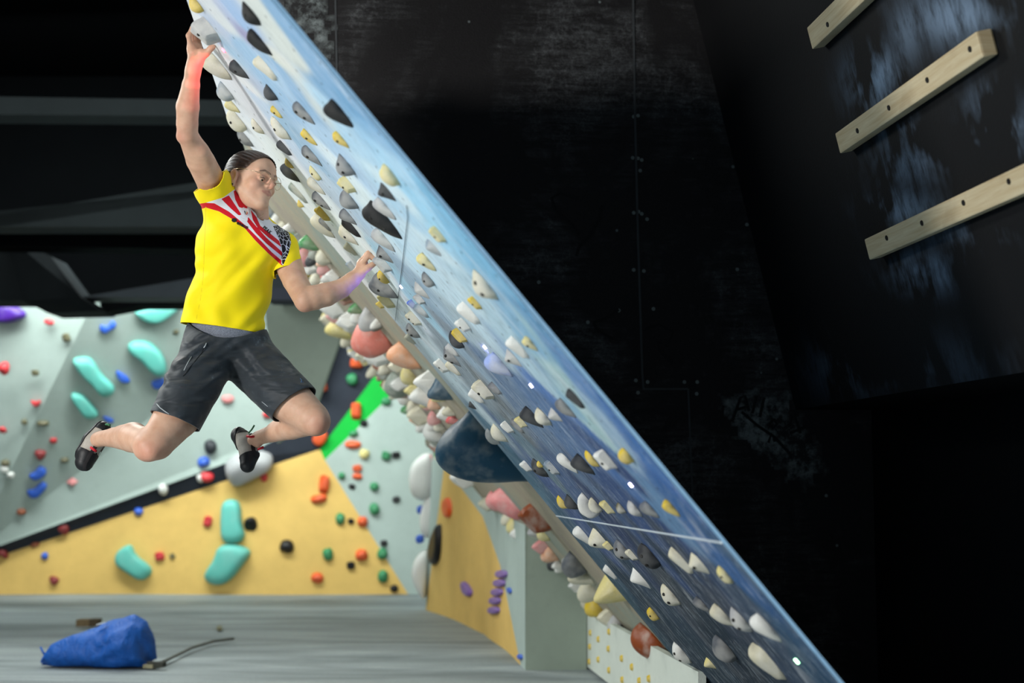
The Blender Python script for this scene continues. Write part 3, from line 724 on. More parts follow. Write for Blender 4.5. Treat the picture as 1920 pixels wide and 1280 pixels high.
# ---- crowded holds on the spray wall beyond
SPB = """498 398 26 22 dome blue_grey|517 417 24 20 lens white|543 440 20 16 wedge bright_green|560 455 26 20 block green_grey|579 461 30 20 wedge bright_green|570 483 34 26 dome pink|580 503 26 18 block white|
573 512 18 14 lens yellow|604 486 28 18 lens cream|606 505 22 18 dome pink|609 518 16 12 dome red|592 526 24 18 lens cream|627 522 26 14 block white|640 532 18 14 wedge dark_grey|646 560 26 16 block brown|613 600 18 16 dome pale_yellow|
626 582 34 24 block white|640 594 32 14 lens yellow|667 583 20 18 wedge bright_green|636 624 42 26 wedge pale_yellow|655 606 30 24 block white|618 618 18 18 block cream|690 604 40 30 lens pale_grey|702 612 18 16 dome olive|693 638 64 52 dome salmon|
670 668 22 18 block white|708 672 30 24 block white|716 690 24 16 block brown|700 698 22 22 lens cream|722 702 20 18 block green_grey|757 676 54 32 wedge peach|765 708 36 22 lens pale_yellow|742 726 42 32 dome green_grey|735 747 16 14 lens cream|
750 722 22 20 block white|806 720 36 28 block white|822 738 46 28 point navy_teal|794 750 44 26 slab white|812 760 24 16 lens peach|786 782 30 24 block cream|836 782 30 20 slab white|850 790 22 16 wedge red|772 766 22 18 lens cream|
812 812 38 24 dome white|800 832 22 16 lens olive|826 828 24 20 block green_grey|790 800 24 18 lens white|850 868 40 26 lens white|842 856 28 16 wedge dark_grey|868 900 34 22 block white|905 866 150 96 wedge navy_teal|
925 942 30 22 dome pink|948 952 60 30 slab pink|1004 977 50 26 block brown|1016 1004 28 14 lens pale_yellow|962 990 28 20 lens pale_yellow|975 1003 24 20 block white|950 975 22 18 lens cream|990 1018 30 20 block pale_grey|1003 1030 24 20 dome cream|
1016 1026 22 20 block pink|1028 1042 30 22 lens peach|1020 1052 18 20 dome black|1036 1058 18 18 dome dark_grey|1073 1062 40 30 dome grey|1000 1048 22 16 lens cream|1045 1080 26 20 lens white|1038 1103 18 22 block white|1064 1106 28 22 dome cream|
1090 1086 40 28 wedge cream|1100 1112 36 30 lens cream|1141 1115 54 40 point pale_yellow|1112 1142 38 24 lens yellow|1078 1122 16 12 lens peach|1095 1132 24 20 dome cream|1140 1160 26 20 block cream|1152 1172 26 22 lens pale_grey|1164 1184 22 20 dome black|1172 1202 18 16 lens cream|
1226 1222 92 34 wedge brown 1|530 428 20 16 dome cream|552 470 20 16 lens white|588 478 18 14 dome green_grey|616 536 20 16 block cream|632 552 22 16 lens green_grey|605 565 20 16 dome cream|650 640 24 20 lens cream|662 656 20 16 dome pale_grey|684 668 20 18 block cream|
726 724 20 16 lens cream|756 748 20 18 dome white|776 740 22 18 lens pale_grey|812 786 22 18 dome pink|822 800 20 16 lens cream|836 842 22 18 dome white|1048 1066 18 14 lens white|1082 1100 20 16 block white|1122 1156 20 16 dome olive|980 1040 20 16 lens white"""
items = []
# more of the crowd between the ones listed
rr_ = random.Random(77); base_ = [r.split() for r in SPB.replace('\n', '').split('|')]; extra = []
for r in base_:
    x, y, a = float(r[0]), float(r[1]), float(r[2])
    if a > 80: continue
    for _ in range(1 if rr_.random() < .75 else 0):
        extra.append('%d %d %d %d %s %s' % (x + rr_.uniform(-16, 6), y + rr_.uniform(-8, 16), rr_.uniform(15, 24), rr_.uniform(12, 20), rr_.choice(['dome', 'lens', 'block', 'wedge']),
                     rr_.choice(['white', 'cream', 'white', 'pale_grey', 'pale_yellow', 'cream', 'yellow', 'green_grey', 'pink', 'dark_grey', 'brown', 'bright_green', 'peach'])))
SPB = SPB + '|' + '|'.join(extra)
for k, rec in enumerate(SPB.replace('\n', '').split('|')):
    f = rec.split(); px, py, Lp, Dp = map(float, f[:4]); kind = f[4]; cn = f[5].replace('_', ' ')
    # the crowd stands in the outer band of this wall
    bx, by = px - nb[0] * Dp * .5, py - nb[1] * Dp * .5
    u, s = uv_of(hit(bx, by, O - N * .03, N))
    u = min(max(u, SU0 + .10), SU1 - .03); s = min(max(s, S_T + .03), S_B - .03)
    Z = (bpt(u, s) - Vector((0, 0, H))).dot(Vector((0, CP, SP)))
    L = Lp * Z / F * 1.25; D = Dp * Z / F * 1.2; Wd = L * .85
    if cn == 'navy teal' and Lp > 100: Wd = L * .55
    o = make_hold('spray_wall_hold', (W, S, N), bpt(u, s, -.03), kind, L, D, Wd, hold_mat(cn, True), 900 + k, 0, rot=random.Random(k).uniform(-.3, .3))
    desc = ' '.join((SIZEW(L * .8) + ' ' + cn + ' ' + KW[kind]).split()) + ' hold'
    tag(o, None, 'climbing hold', 'holds crowded on the spray wall')
    items.append(dict(o=o, px=px, py=py, desc=desc))
label_all(items, 'on the crowded wall beyond the board', lambda it: 'upper crowded wall' if it['py'] < 560 else 'middle crowded wall' if it['py'] < 800 else 'lower crowded wall')
for it in items:
    if it['px'] == 905: it['o']['label'] = 'huge teal blue volume bulging from the crowded wall beside the board'
    if it['px'] == 1228: it['o']['label'] = 'large brown textured hold at the foot of the crowded wall'

# ---- holds of the far walls (flat frame: across x, along -z, outward towards the camera)
FX = (Vector((1, 0, 0)), Vector((0, 0, -1)), Vector((0, -1, 0)))
FAR = """92 604 20 12 lens red|125 633 15 16 block olive|8 690 22 26 lens red|67 699 14 12 block olive|46 791 12 12 dome olive|80 793 24 12 lens olive|5 806 16 12 wedge red|100 826 14 12 wedge red|10 868 18 14 lens olive|9 879 16 14 dome white|
20 890 14 12 dome white|121 862 16 12 lens olive|40 959 18 14 lens brown|395 838 24 30 lens dark_grey|382 866 24 22 lens blue|388 894 26 22 lens red|376 896 14 16 dome white|306 917 18 24 lens white|66 1021 18 10 lens brown|84 1042 14 14 lens blue|
260 959 18 16 lens blue|300 1043 18 16 block red|323 1043 14 14 tri olive|390 978 16 20 block red|538 1024 28 26 lens black|495 894 14 18 lens red|460 897 18 14 dome white|427 748 24 16 dome pink|503 776 22 14 dome red|
330 622 12 10 lens olive|136 904 22 18 tri pink|420 640 14 12 lens olive|600 720 24 36 block orange|668 681 24 20 block orange|668 771 20 32 block orange|662 834 32 16 lens orange|670 878 18 12 block orange|670 893 20 12 lens orange|608 908 20 34 block orange|598 935 32 18 lens orange|
680 978 20 20 lens orange|678 1040 24 22 dome orange|595 1083 24 20 lens orange|660 711 22 22 dome green|724 752 20 16 dome green|663 813 18 14 lens green|724 855 18 16 block green|641 892 14 14 lens green|702 912 18 16 dome green|702 954 20 22 dome green|
638 973 18 22 lens green|615 1039 20 24 dome green|717 1038 20 22 dome green|718 1080 20 24 dome green|682 793 16 14 lens black|743 853 16 12 block black|660 912 14 10 lens black|743 936 16 12 lens black|658 977 12 10 block black|720 1018 14 12 dome black|
658 1060 16 14 block black|739 1103 16 14 lens black|683 851 20 18 dome pale_yellow|470 982 26 26 wedge black"""
items = []
ow_ = bk(400, 900)
fdd = BVHTree.FromPolygons([v.co.copy() for v in bpy.data.objects['wall_back'].data.vertices], [tuple(p.vertices) for p in bpy.data.objects['wall_back'].data.polygons])
CAMP = Vector((0, 0, H))
def on_back(px, py):
    loc, nrm, i, d = fdd.ray_cast(CAMP, ray(px, py).normalized())
    if loc is None: loc = bk(px, py); nrm = Vector((0, -1, 0))
    if nrm.y > 0: nrm = -nrm
    return loc, nrm
def back_frame(nrm):
    A = Vector((1, 0, 0)); A = (A - nrm * A.dot(nrm)).normalized(); B = nrm.cross(A)
    if B.z > 0: B = -B
    return (A, B.normalized(), nrm)
def far_zone(it):
    x, y = it['px'], it['py']
    if x < 420: return 'on the far left grey wall' if y < 930 else 'low on the far yellow wall'
    return 'on the far wall centre' if y < 960 else 'low on the far wall centre'
def far_hold(k, px, py, wp, hp, kind, cn, dep=None, rot=0.0, name='wall_hold'):
    loc, nrm = on_back(px, py); sc = (loc - CAMP).y / F
    return make_hold(name, back_frame(nrm), loc, kind, hp * sc, (dep or min(wp, hp) * .55) * sc, wp * sc, hold_mat(cn, True, True), 500 + k, 0, rot)
for k, rec in enumerate(FAR.replace('\n', '').split('|')):
    f = rec.split(); px, py, wp, hp = map(float, f[:4]); kind = f[4]; cn = f[5].replace('_', ' ')
    o = far_hold(k, px, py, wp, hp, kind, cn, rot=random.Random(k).uniform(-.3, .3))
    desc = cn + ' ' + KW[kind] + ' hold'
    tag(o, None, 'climbing hold', 'small holds on the far wall')
    items.append(dict(o=o, px=px, py=py, desc=desc))
label_all(items, 'on the far wall', far_zone)
# bone shaped and outlined ones
def outline(name, pts, dep, cn, label, group, cat='climbing hold', taper=.55, off=0, bg=True, plane=None, top=None):
    """pts: outline in the picture on the far wall; swollen outwards to dep (in pixels of the photo)"""
    cx = sum(p[0] for p in pts) / len(pts); cy = sum(p[1] for p in pts) / len(pts)
    if plane: nrm = plane[1]; loc = hit(cx, cy, *plane)
    else: loc, nrm = on_back(cx, cy)
    sc = (loc - CAMP).y / F
    # smooth the outline
    q = [Vector((p[0], p[1])) for p in pts]
    for _ in range(2):
        q = [x for i in range(len(q)) for x in (q[i] * .75 + q[(i + 1) % len(q)] * .25, q[i] * .25 + q[(i + 1) % len(q)] * .75)]
    n = len(q); rings = []; vs = []; fs = []
    c0 = Vector(top) if top else Vector((cx, cy))
    for lv in range(6):
        a = lv / 5; f = 1 - (1 - taper) * (a ** 2.2); hgt = dep * sc * (1 - (1 - a) ** 2.2)
        for p in q:
            pp = c0 + (p - c0) * f if lv else p
            vs.append(hit(pp.x, pp.y, loc, nrm) - loc + nrm * hgt)
    for lv in range(5):
        for i in range(n):
            j = (i + 1) % n; fs.append((lv * n + i, lv * n + j, (lv + 1) * n + j, (lv + 1) * n + i))
    fs.append(tuple(5 * n + i for i in range(n))); fs.append(tuple(n - 1 - i for i in range(n)))
    o = newmesh(name, vs, fs, hold_mat(cn, bg, True)); o.location = loc
    bm = bmesh.new(); bm.from_mesh(o.data); bmesh.ops.recalc_face_normals(bm, faces=bm.faces); bm.to_mesh(o.data); bm.free()
    o.data.set_sharp_from_angle(angle=math.radians(50))
    tag(o, label, cat, group); return o
GT = 'big teal holds on the far walls'
outline('teal_volume', [(238, 640), (262, 634), (285, 640), (308, 665), (314, 695), (302, 706), (284, 698), (262, 672), (240, 658)], 22, 'teal', 'big curved teal hold on the grey wall, upper right of the teal pair', GT, top=(285, 668), taper=.45)
outline('teal_volume', [(130, 668), (160, 664), (176, 672), (190, 700), (216, 722), (214, 738), (192, 744), (176, 722), (150, 700)], 22, 'teal', 'long bent teal hold, upper one of the pair on the far left grey wall', GT, top=(172, 700), taper=.5)
outline('teal_volume', [(132, 732), (155, 735), (170, 752), (186, 772), (182, 782), (160, 784), (148, 766), (134, 748)], 18, 'teal', 'smaller bent teal hold directly below the long bent teal one', GT, top=(158, 758), taper=.5)
outline('teal_volume', [(250, 578), (345, 566), (330, 585), (300, 605), (275, 603), (256, 592)], 18, 'teal', 'teal hold under the dark ceiling edge at the top of the grey wall', GT)
outline('teal_volume', [(236, 1022), (248, 1020), (255, 1040), (286, 1062), (284, 1078), (265, 1090), (240, 1074), (216, 1058), (218, 1036)], 20, 'teal', 'boomerang shaped teal hold low on the yellow wall at the left', GT, top=(245, 1048), taper=.5)
outline('teal_volume', [(416, 942), (432, 934), (452, 940), (454, 985), (462, 1005), (448, 1019), (416, 1018), (414, 980)], 20, 'teal', 'upright teal hold on the yellow wall standing above the scooped teal one', GT, taper=.5)
outline('teal_volume', [(410, 1022), (440, 1018), (474, 1030), (462, 1052), (430, 1092), (402, 1098), (382, 1085), (388, 1068), (402, 1050)], 24, 'teal', 'scooped teal hold on the yellow wall below the upright teal one', GT, top=(422, 1050), taper=.45)
outline('purple_volume', [(-30, 580), (0, 566), (28, 570), (56, 590), (30, 604), (5, 606), (-30, 600)], 20, 'purple', 'big purple hold at the far left edge under the ceiling', 'far wall volumes', taper=.4)
ball = outline('wall_volume', [(418, 872), (440, 850), (480, 842), (512, 850), (512, 870), (480, 885), (448, 902), (430, 902)], 34, 'pale grey', 'smooth light grey dome on the black stripe behind the climber\'s foot', 'far wall volumes', taper=.35)
GB = 'blue holds on the far grey wall'
for pts, lb in [([(188, 606), (196, 612), (205, 610), (208, 600), (218, 604), (217, 614), (206, 618), (198, 626), (186, 620)], 'blue bone shaped hold near the top of the far grey wall'),
                ([(216, 692), (226, 696), (240, 706), (246, 716), (230, 718), (220, 708)], 'blue hold on the grey wall at the left end of the chalk smear'),
                ([(284, 714), (300, 708), (314, 710), (306, 724), (292, 730), (284, 722)], 'blue hold beside the climber\'s shorts on the grey wall'),
                ([(192, 778), (200, 780), (214, 786), (212, 792), (196, 788)], 'pale blue hold right of the smaller bent teal hold'),
                ([(54, 888), (66, 884), (74, 870), (88, 880), (86, 890), (68, 900), (56, 896)], 'upper of two blue and white holds on the far left grey wall'),
                ([(50, 916), (62, 918), (78, 900), (90, 908), (84, 918), (68, 934), (52, 930)], 'lower of two blue and white holds on the far left grey wall')]:
    outline('blue_hold', pts, 9, 'blue', lb, GB)
GR = 'dark red triangles on the far wall'
for pts, lb in [([(60, 841), (92, 844), (74, 868)], 'dark red triangle above the two blue and white holds'), ([(102, 988), (130, 978), (128, 1006)], 'dark red triangle on the thin end of the black stripe'),
                ([(-14, 1030), (12, 1026), (19, 1050)], 'dark red triangle cut by the left edge of the photo'), ([(90, 1077), (116, 1084), (100, 1102)], 'lowest dark red triangle on the yellow wall')]:
    outline('red_triangle', pts, 9, 'dark red', lb, GR, taper=.25)
outline('red_hold', [(58, 748), (66, 753), (78, 748), (74, 762), (64, 762)], 8, 'red', 'red crescent hold on the left grey facet beside the smaller bent teal hold', 'far wall crescents')
outline('orange_hold', [(584, 822), (596, 808), (612, 808), (616, 820), (604, 836), (590, 834)], 10, 'orange', 'orange double hold where the green stripe meets the yellow wall', 'far wall orange holds')
# nearer middle wall
PL1, PL2 = (f0, n_1 if n_1.y < 0 else -n_1), (f1, n_2 if n_2.y < 0 else -n_2)
PLE = (q1(800, 1000), Vector((0, -1, 0)))
outline('orange_hold', [(834, 938), (842, 930), (848, 945), (847, 968), (838, 972), (833, 955)], 8, 'orange', 'upright orange hold on the nearer yellow wall', 'nearer wall holds', plane=PL1)
outline('black_hold', [(824, 985), (828, 980), (829, 1010), (826, 1050), (816, 1062), (808, 1050), (812, 1015)], 12, 'black', 'long black hold on the left edge of the nearer yellow wall', 'nearer wall holds', plane=PL1)
outline('orange_hold', [(800, 1040), (806, 1042), (804, 1070), (797, 1085), (794, 1060)], 8, 'orange', 'slim orange hold on the left edge below the long black hold', 'nearer wall holds', plane=PLE)
outline('purple_hold', [(866, 1090), (876, 1090), (888, 1108), (884, 1120), (872, 1114)], 8, 'lilac', 'small lilac hold low on the nearer yellow wall', 'nearer wall holds', plane=PL1)
for i, (x, y) in enumerate([(943, 1076), (939, 1093), (935, 1110), (931, 1126), (929, 1144)]):
    outline('purple_hold', [(x - 9, y - 7), (x + 9, y - 8), (x + 10, y + 4), (x + 2, y + 8), (x - 11, y + 5)], 8, 'lilac', '%s of five stacked lilac holds, nearer yellow wall' % ['top one', 'second from the top', 'middle one', 'fourth from the top', 'lowest one'][i], 'column of lilac holds', plane=PL2)
outline('blue_hold', [(952, 1102), (958, 1100), (962, 1110), (956, 1114)], 5, 'blue', 'small blue hold beside the lilac column', 'nearer wall holds', plane=PL2)
outline('blue_hold', [(972, 1226), (980, 1226), (981, 1236), (973, 1236)], 5, 'blue', 'small blue hold at the foot of the nearer wall', 'nearer wall holds', plane=PL2)
GW = 'white volumes on the corner of the nearer wall'
for pts, lb, dp_ in [([(812, 850), (795, 848), (772, 868), (766, 900), (772, 930), (792, 940), (812, 930)], 'upper white rounded volume on the corner left of the nearer yellow wall', 30),
                ([(816, 935), (800, 930), (790, 950), (786, 985), (796, 1010), (812, 1005)], 'middle white rounded volume on the corner left of the nearer yellow wall', 24),
                ([(806, 1030), (792, 1030), (776, 1050), (771, 1080), (780, 1105), (797, 1130), (803, 1090)], 'lower white rounded volume on the corner left of the nearer yellow wall', 26)]:
    outline('white_volume', pts, dp_, 'white', lb, GW, plane=PLE, taper=.4)
for i, (x, y, cn) in enumerate([(806, 860, 'pink'), (812, 880, 'pale yellow'), (822, 868, 'white'), (800, 905, 'blue'), (816, 905, 'pale grey'), (822, 925, 'white'), (790, 955, 'blue'), (808, 965, 'cream'), (818, 985, 'dark grey'), (788, 1010, 'blue'), (812, 1040, 'orange')]):
    pts = [(x - 8, y - 7), (x + 6, y - 9), (x + 9, y + 4), (x, y + 10), (x - 9, y + 6)]
    outline('corner_hold', pts, 16, cn, '%s hold %s on the white volumed corner' % (cn, ['at the top', 'second down', 'right of the pale yellow one', 'beside the upper white volume', 'under the pale yellow one', 'above the long black hold', 'between upper and middle white volumes', 'on the middle white volume', 'above right of the cream one', 'below the middle white volume', 'beside the long black hold'][i]), 'small holds on the white corner', plane=PLE)
# yellow dots of the kick panel
kN = -_B
kp0 = g0
M_DOT = hold_mat('yellow', True)
for x, y in [(1123, 1198), (1142, 1216), (1123, 1236), (1143, 1256), (1167, 1234), (1186, 1250), (1168, 1274), (1107, 1212), (1108, 1186), (1218, 1272), (1143, 1184), (1200, 1276), (1106, 1240)]:
    p = hit(x, y, kp0, kN)
    if p.z > k2.z - .02 or p.z < .01: continue
    bm = bmesh.new(); bmesh.ops.create_cone(bm, cap_ends=True, segments=12, radius1=.018, radius2=.013, depth=.012)
    M3 = kN.to_track_quat('Z', 'Y').to_matrix()
    for q in bm.verts: q.co = M3 @ q.co
    me = bpy.data.meshes.new('yellow_plug'); bm.to_mesh(me); bm.free(); me.materials.append(M_DOT)
    o = bpy.data.objects.new('yellow_plug', me); COL.objects.link(o); o.parent = kick; o.location = p + kN * .005

# ================================================================ THINGS ON THE MATS
def fl(px, py): return hit(px, py, (0, 0, 0), Zup)
M_BAG = NT('bag_blue_fabric'); v = M_BAG.coord((1, 1, 1)); n_ = M_BAG.noise(9, 4, .6, M_BAG.coord((3, 1, 2)), .6)
M_BAG.base(M_BAG.mix(n_, lin((0, 62, 140)), lin((6, 100, 196)))); M_BAG.rough(.55); M_BAG.bump(n_, .6, .03); M_BAG = M_BAG.m
bp = fl(185, 1247); sc = bp.y / F
bag = empty('stuff_bag', bp); tag(bag, 'crumpled blue fabric sack lying on the grey mats', 'bag')
def bag_pt(a, b):
    # a along 0..1, b around 0..1
    prof = [(0, .012), (.03, .035), (.10, .065), (.3, .095), (.5, .115), (.68, .14), (.8, .15), (.9, .13), (.97, .085), (1, .02)]
    for (x0, h0), (x1, h1) in zip(prof, prof[1:]):
        if x0 <= a <= x1: h = h0 + (h1 - h0) * (a - x0) / (x1 - x0 + 1e-9); break
    th = 2 * math.pi * b
    wr_ = 1 + .06 * math.sin(9 * th + 14 * a) * (a > .5) + .04 * math.sin(5 * th - 9 * a)
    y = math.cos(th) * h * 1.15 * wr_; z = max(0.0, .82 * h + math.sin(th) * h * .98 * wr_)
    return Vector(((a - .5) * .60 + .02 * math.sin(th * 2 + a * 5), y, z))
vs = []; fs = []; na, nbb = 40, 32
for i in range(na + 1):
    for j in range(nbb): vs.append(bag_pt(i / na, j / nbb))
for i in range(na):
    for j in range(nbb):
        a = i * nbb + j; b = i * nbb + (j + 1) % nbb; fs.append((a, b, b + nbb, a + nbb))
fs.append(tuple(range(nbb - 1, -1, -1))); fs.append(tuple(range(na * nbb, na * nbb + nbb)))
newmesh('sack_body', vs, fs, M_BAG, bag)
box('care_tag', (.03, -.07, .235), (Vector((.95, 0, .25)).normalized(), Vector((0, 1, 0)), Vector((-.25, 0, .95)).normalized()), (.026, .02, .002), plain('tag_white', (205, 215, 225)), bag)
tube('drawstring', [(-.27, 0, .03), (-.30, -.02, .07), (-.32, -.01, .10)], .006, M_BAG, bag)
tube('drawstring', [(-.27, -.02, .03), (-.29, -.04, .05), (-.30, -.05, .03)], .006, M_BAG, bag)
bp = fl(166, 1174)
bl_ = empty('sanding_block', bp); tag(bl_, 'small brown block lying on the mats behind the blue sack', 'block')
box('block_body', (0, 0, .026), (Vector((1, 0, 0)), Vector((0, 1, 0)), Zup), (.075, .05, .024), plain('block_brown', (104, 88, 62), .8), bl_, .004)
box('dark_end', (.048, 0, .027), (Vector((1, 0, 0)), Vector((0, 1, 0)), Zup), (.032, .052, .026), plain('block_dark', (66, 54, 36), .8), bl_, .004)
q = [fl(283, 1252), fl(310, 1243), fl(360, 1218), fl(400, 1206), fl(438, 1201)]
st = empty('brush_stick', q[0]); tag(st, 'thin bent grey stick brush lying on the mats right of the blue sack', 'brush')
tube('stick', [p - q[0] + Vector((0, 0, .014)) for p in q], .009, plain('stick_grey', (96, 100, 96), .6), st)
box('brush_head', q[0] * 0 + Vector((.03, 0, .02)), (Vector((1, -.3, 0)).normalized(), Vector((.3, 1, 0)).normalized(), Zup), (.05, .018, .014), plain('brush_dark', (52, 54, 48), .8), st, .004)
box('bristles', Vector((-.01, .0, .010)), (Vector((1, -.3, 0)).normalized(), Vector((.3, 1, 0)).normalized(), Zup), (.03, .015, .010), plain('bristle', (140, 136, 110), .9), st, .002)
bt_ = outline('mat_scrap', [(405, 1176), (415, 1174), (418, 1181), (408, 1183)], 4, 'olive', 'tiny dark scrap lying far right of the brown block on the mats', 'scraps', cat='scrap', plane=(Vector((0, 0, .001)), Zup))
# ================================================================ SURFACE BUILDER (distance fields -> one continuous skin)
def smin(a, b, k):
    if k <= 0: return np.minimum(a, b)
    h = np.clip(.5 + .5 * (b - a) / k, 0, 1); return b + (a - b) * h - k * h * (1 - h)
def smax(a, b, k): return -smin(-a, -b, k)
def sd_cone(p, a, b, ra, rb, sq=None):
    """round cone from a to b; sq=(dir, factor): flattened along dir"""
    a = np.asarray(a, np.float32); b = np.asarray(b, np.float32)
    if sq is not None:
        d = np.asarray(sq[0], np.float32); d = d / np.linalg.norm(d); f = sq[1]
        def T(q): return q + d * (np.sum(q * d, -1, keepdims=True) * (1 / f - 1))
        p = T(p - a); b = T(b - a); a = np.zeros(3, np.float32)
    pa = p - a; ba = b - a; L2 = float(ba @ ba) + 1e-12
    h = np.clip(pa @ ba / L2, 0, 1)
    d = np.linalg.norm(pa - h[..., None] * ba, axis=-1) - (ra + (rb - ra) * h)
    return d * (sq[1] if sq is not None and sq[1] < 1 else 1)
def sd_ell(p, c, r, R=None):
    q = p - np.asarray(c, np.float32)
    if R is not None: q = q @ R            # columns of R: the axes
    r = np.asarray(r, np.float32)
    k0 = np.linalg.norm(q / r, axis=-1); k1 = np.linalg.norm(q / (r * r), axis=-1) + 1e-9
    return k0 * (k0 - 1) / k1
def surf_nets(fn, lo, hi, vox, closed=False):
    lo = np.asarray(lo, float); hi = np.asarray(hi, float)
    n = np.ceil((hi - lo) / vox).astype(int) + 1
    ax = [lo[i] + vox * np.arange(n[i]) for i in range(3)]
    G = np.empty(n, np.float32)
    # evaluate by slabs along x
    st = max(1, int(400000 / (n[1] * n[2])))
    for i in range(0, n[0], st):
        g = np.stack(np.meshgrid(ax[0][i:i + st], ax[1], ax[2], indexing='ij'), -1).astype(np.float32)
        G[i:i + st] = fn(g)
    if closed:
        for k in range(3):
            i0 = [slice(None)] * 3; i0[k] = 0; G[tuple(i0)] = vox; i0[k] = -1; G[tuple(i0)] = vox
    s = G < 0
    nz = np.zeros(n - 1, np.int8)
    for dx in (0, 1):
        for dy in (0, 1):
            for dz in (0, 1):
                nz += s[dx:n[0] - 1 + dx, dy:n[1] - 1 + dy, dz:n[2] - 1 + dz]
    act = (nz > 0) & (nz < 8)
    idx = -np.ones(act.shape, np.int64); cells = np.argwhere(act); idx[act] = np.arange(len(cells))
    acc = np.zeros((len(cells), 3)); cnt = np.zeros(len(cells))
    cor = [(i, j, k) for i in (0, 1) for j in (0, 1) for k in (0, 1)]
    for a in range(8):
        for b in range(a + 1, 8):
            A = np.array(cor[a]); B = np.array(cor[b])
            if abs(A - B).sum() != 1: continue
            ga = G[tuple((cells + A).T)]; gb = G[tuple((cells + B).T)]
            m = (ga < 0) != (gb < 0); t = np.where(m, ga / (ga - gb + 1e-20), 0)
            acc += m[:, None] * (A + t[:, None] * (B - A)); cnt += m
    V = lo + vox * (cells + acc / cnt[:, None])
    faces = []
    for d in range(3):
        e = np.zeros(3, int); e[d] = 1; u = (d + 1) % 3; v = (d + 2) % 3
        sl0 = tuple(slice(0, n[i] - e[i]) for i in range(3)); sl1 = tuple(slice(e[i], n[i]) for i in range(3))
        ch = np.argwhere(s[sl0] != s[sl1])
        ch = ch[(ch[:, u] > 0) & (ch[:, v] > 0) & (ch[:, u] < n[u] - 1) & (ch[:, v] < n[v] - 1)]
        eu = np.zeros(3, int); eu[u] = 1; ev = np.zeros(3, int); ev[v] = 1
        q = np.stack([idx[tuple((ch - o).T)] for o in (0 * eu, eu, eu + ev, ev)], 1)
        flip = ~s[tuple(ch.T)]
        q[flip] = q[flip][:, ::-1]
        faces.append(q)
    Fq = np.concatenate(faces); Fq = Fq[(Fq >= 0).all(1)]
    return V, Fq
def clip_field(V, Fq, g):
    """keep where g(v) < 0, cutting faces cleanly along g = 0"""
    gv = g(V.astype(np.float32)); ins = gv < 0
    k = ins[Fq].sum(1); keep = [tuple(f) for f in Fq[k == Fq.shape[1]]]
    V = list(map(tuple, V)); cut = {}
    for f in Fq[(k > 0) & (k < Fq.shape[1])]:
        out = []
        for i in range(len(f)):
            a, b = f[i], f[(i + 1) % len(f)]
            if ins[a]: out.append(a)
            if ins[a] != ins[b]:
                key = (min(a, b), max(a, b))
                if key not in cut:
                    t = gv[a] / (gv[a] - gv[b]); pa, pb = V[a], V[b]
                    cut[key] = len(V); V.append(tuple(pa[j] + (pb[j] - pa[j]) * t for j in range(3)))
                out.append(cut[key])
        if len(out) > 2: keep.append(tuple(out))
    used = sorted({i for f in keep for i in f}); mp = {o: n for n, o in enumerate(used)}
    return np.array([V[i] for i in used]), [tuple(mp[i] for i in f) for f in keep]
def relax(V, faces, it=2, w=.5):
    E = set()
    for f in faces:
        for i in range(len(f)): E.add((min(f[i], f[(i + 1) % len(f)]), max(f[i], f[(i + 1) % len(f)])))
    E = np.array(list(E)); n = len(V); V = np.array(V, float)
    for _ in range(it):
        acc = np.zeros_like(V); c = np.zeros(n)
        np.add.at(acc, E[:, 0], V[E[:, 1]]); np.add.at(acc, E[:, 1], V[E[:, 0]]); np.add.at(c, E[:, 0], 1); np.add.at(c, E[:, 1], 1)
        V = V * (1 - w) + w * acc / np.maximum(c, 1)[:, None]
    return V
def vnormals(V, faces):
    Nn = np.zeros_like(V)
    for f in faces:
        a, b, c = V[f[0]], V[f[1]], V[f[2]]
        m = (b[1] - a[1]) * (c[2] - a[2]) - (b[2] - a[2]) * (c[1] - a[1]), (b[2] - a[2]) * (c[0] - a[0]) - (b[0] - a[0]) * (c[2] - a[2]), (b[0] - a[0]) * (c[1] - a[1]) - (b[1] - a[1]) * (c[0] - a[0])
        for i in f: Nn[i, 0] += m[0]; Nn[i, 1] += m[1]; Nn[i, 2] += m[2]
    return Nn / (np.linalg.norm(Nn, axis=1, keepdims=True) + 1e-12)
def set_attr(o, name, vals):
    a = o.data.attributes.new(name, 'FLOAT', 'POINT'); a.data.foreach_set('value', np.asarray(vals, np.float32))
# ================================================================ THE CLIMBER
J = lambda x, y, z: np.array(P(x, y, z), np.float32)
PR = J(427, 650, 4.94)
person = empty('person', Vector(PR.tolist()))
tag(person, 'person in yellow shirt and black shorts hanging from the tilted board, legs tucked back', 'person')
def pmesh(name, V, faces, mat, parent=None, solid=0.0):
    o = newmesh(name, V - PR, faces, mat, parent or person)
    if solid:
        m = o.modifiers.new('cloth', 'SOLIDIFY'); m.thickness = solid; m.offset = -1
    return o
def vdir(dx, dy, dz):
    """direction from picture right / picture down / away from the camera"""
    v = Vector((dx, dz * CP + dy * SP * 1.0, -dy * CP + dz * SP)); v = Vector((dx, 0, 0)) + Vector((0, SP, -CP)) * dy + Vector((0, CP, SP)) * dz
    return np.array(v.normalized(), np.float32)
def chain(p, pts, k=.012, d=None):
    for (a, ra), (b, rb) in zip(pts, pts[1:]):
        q = sd_cone(p, a, b, ra, rb); d = q if d is None else smin(d, q, min(k, .005))
    return d
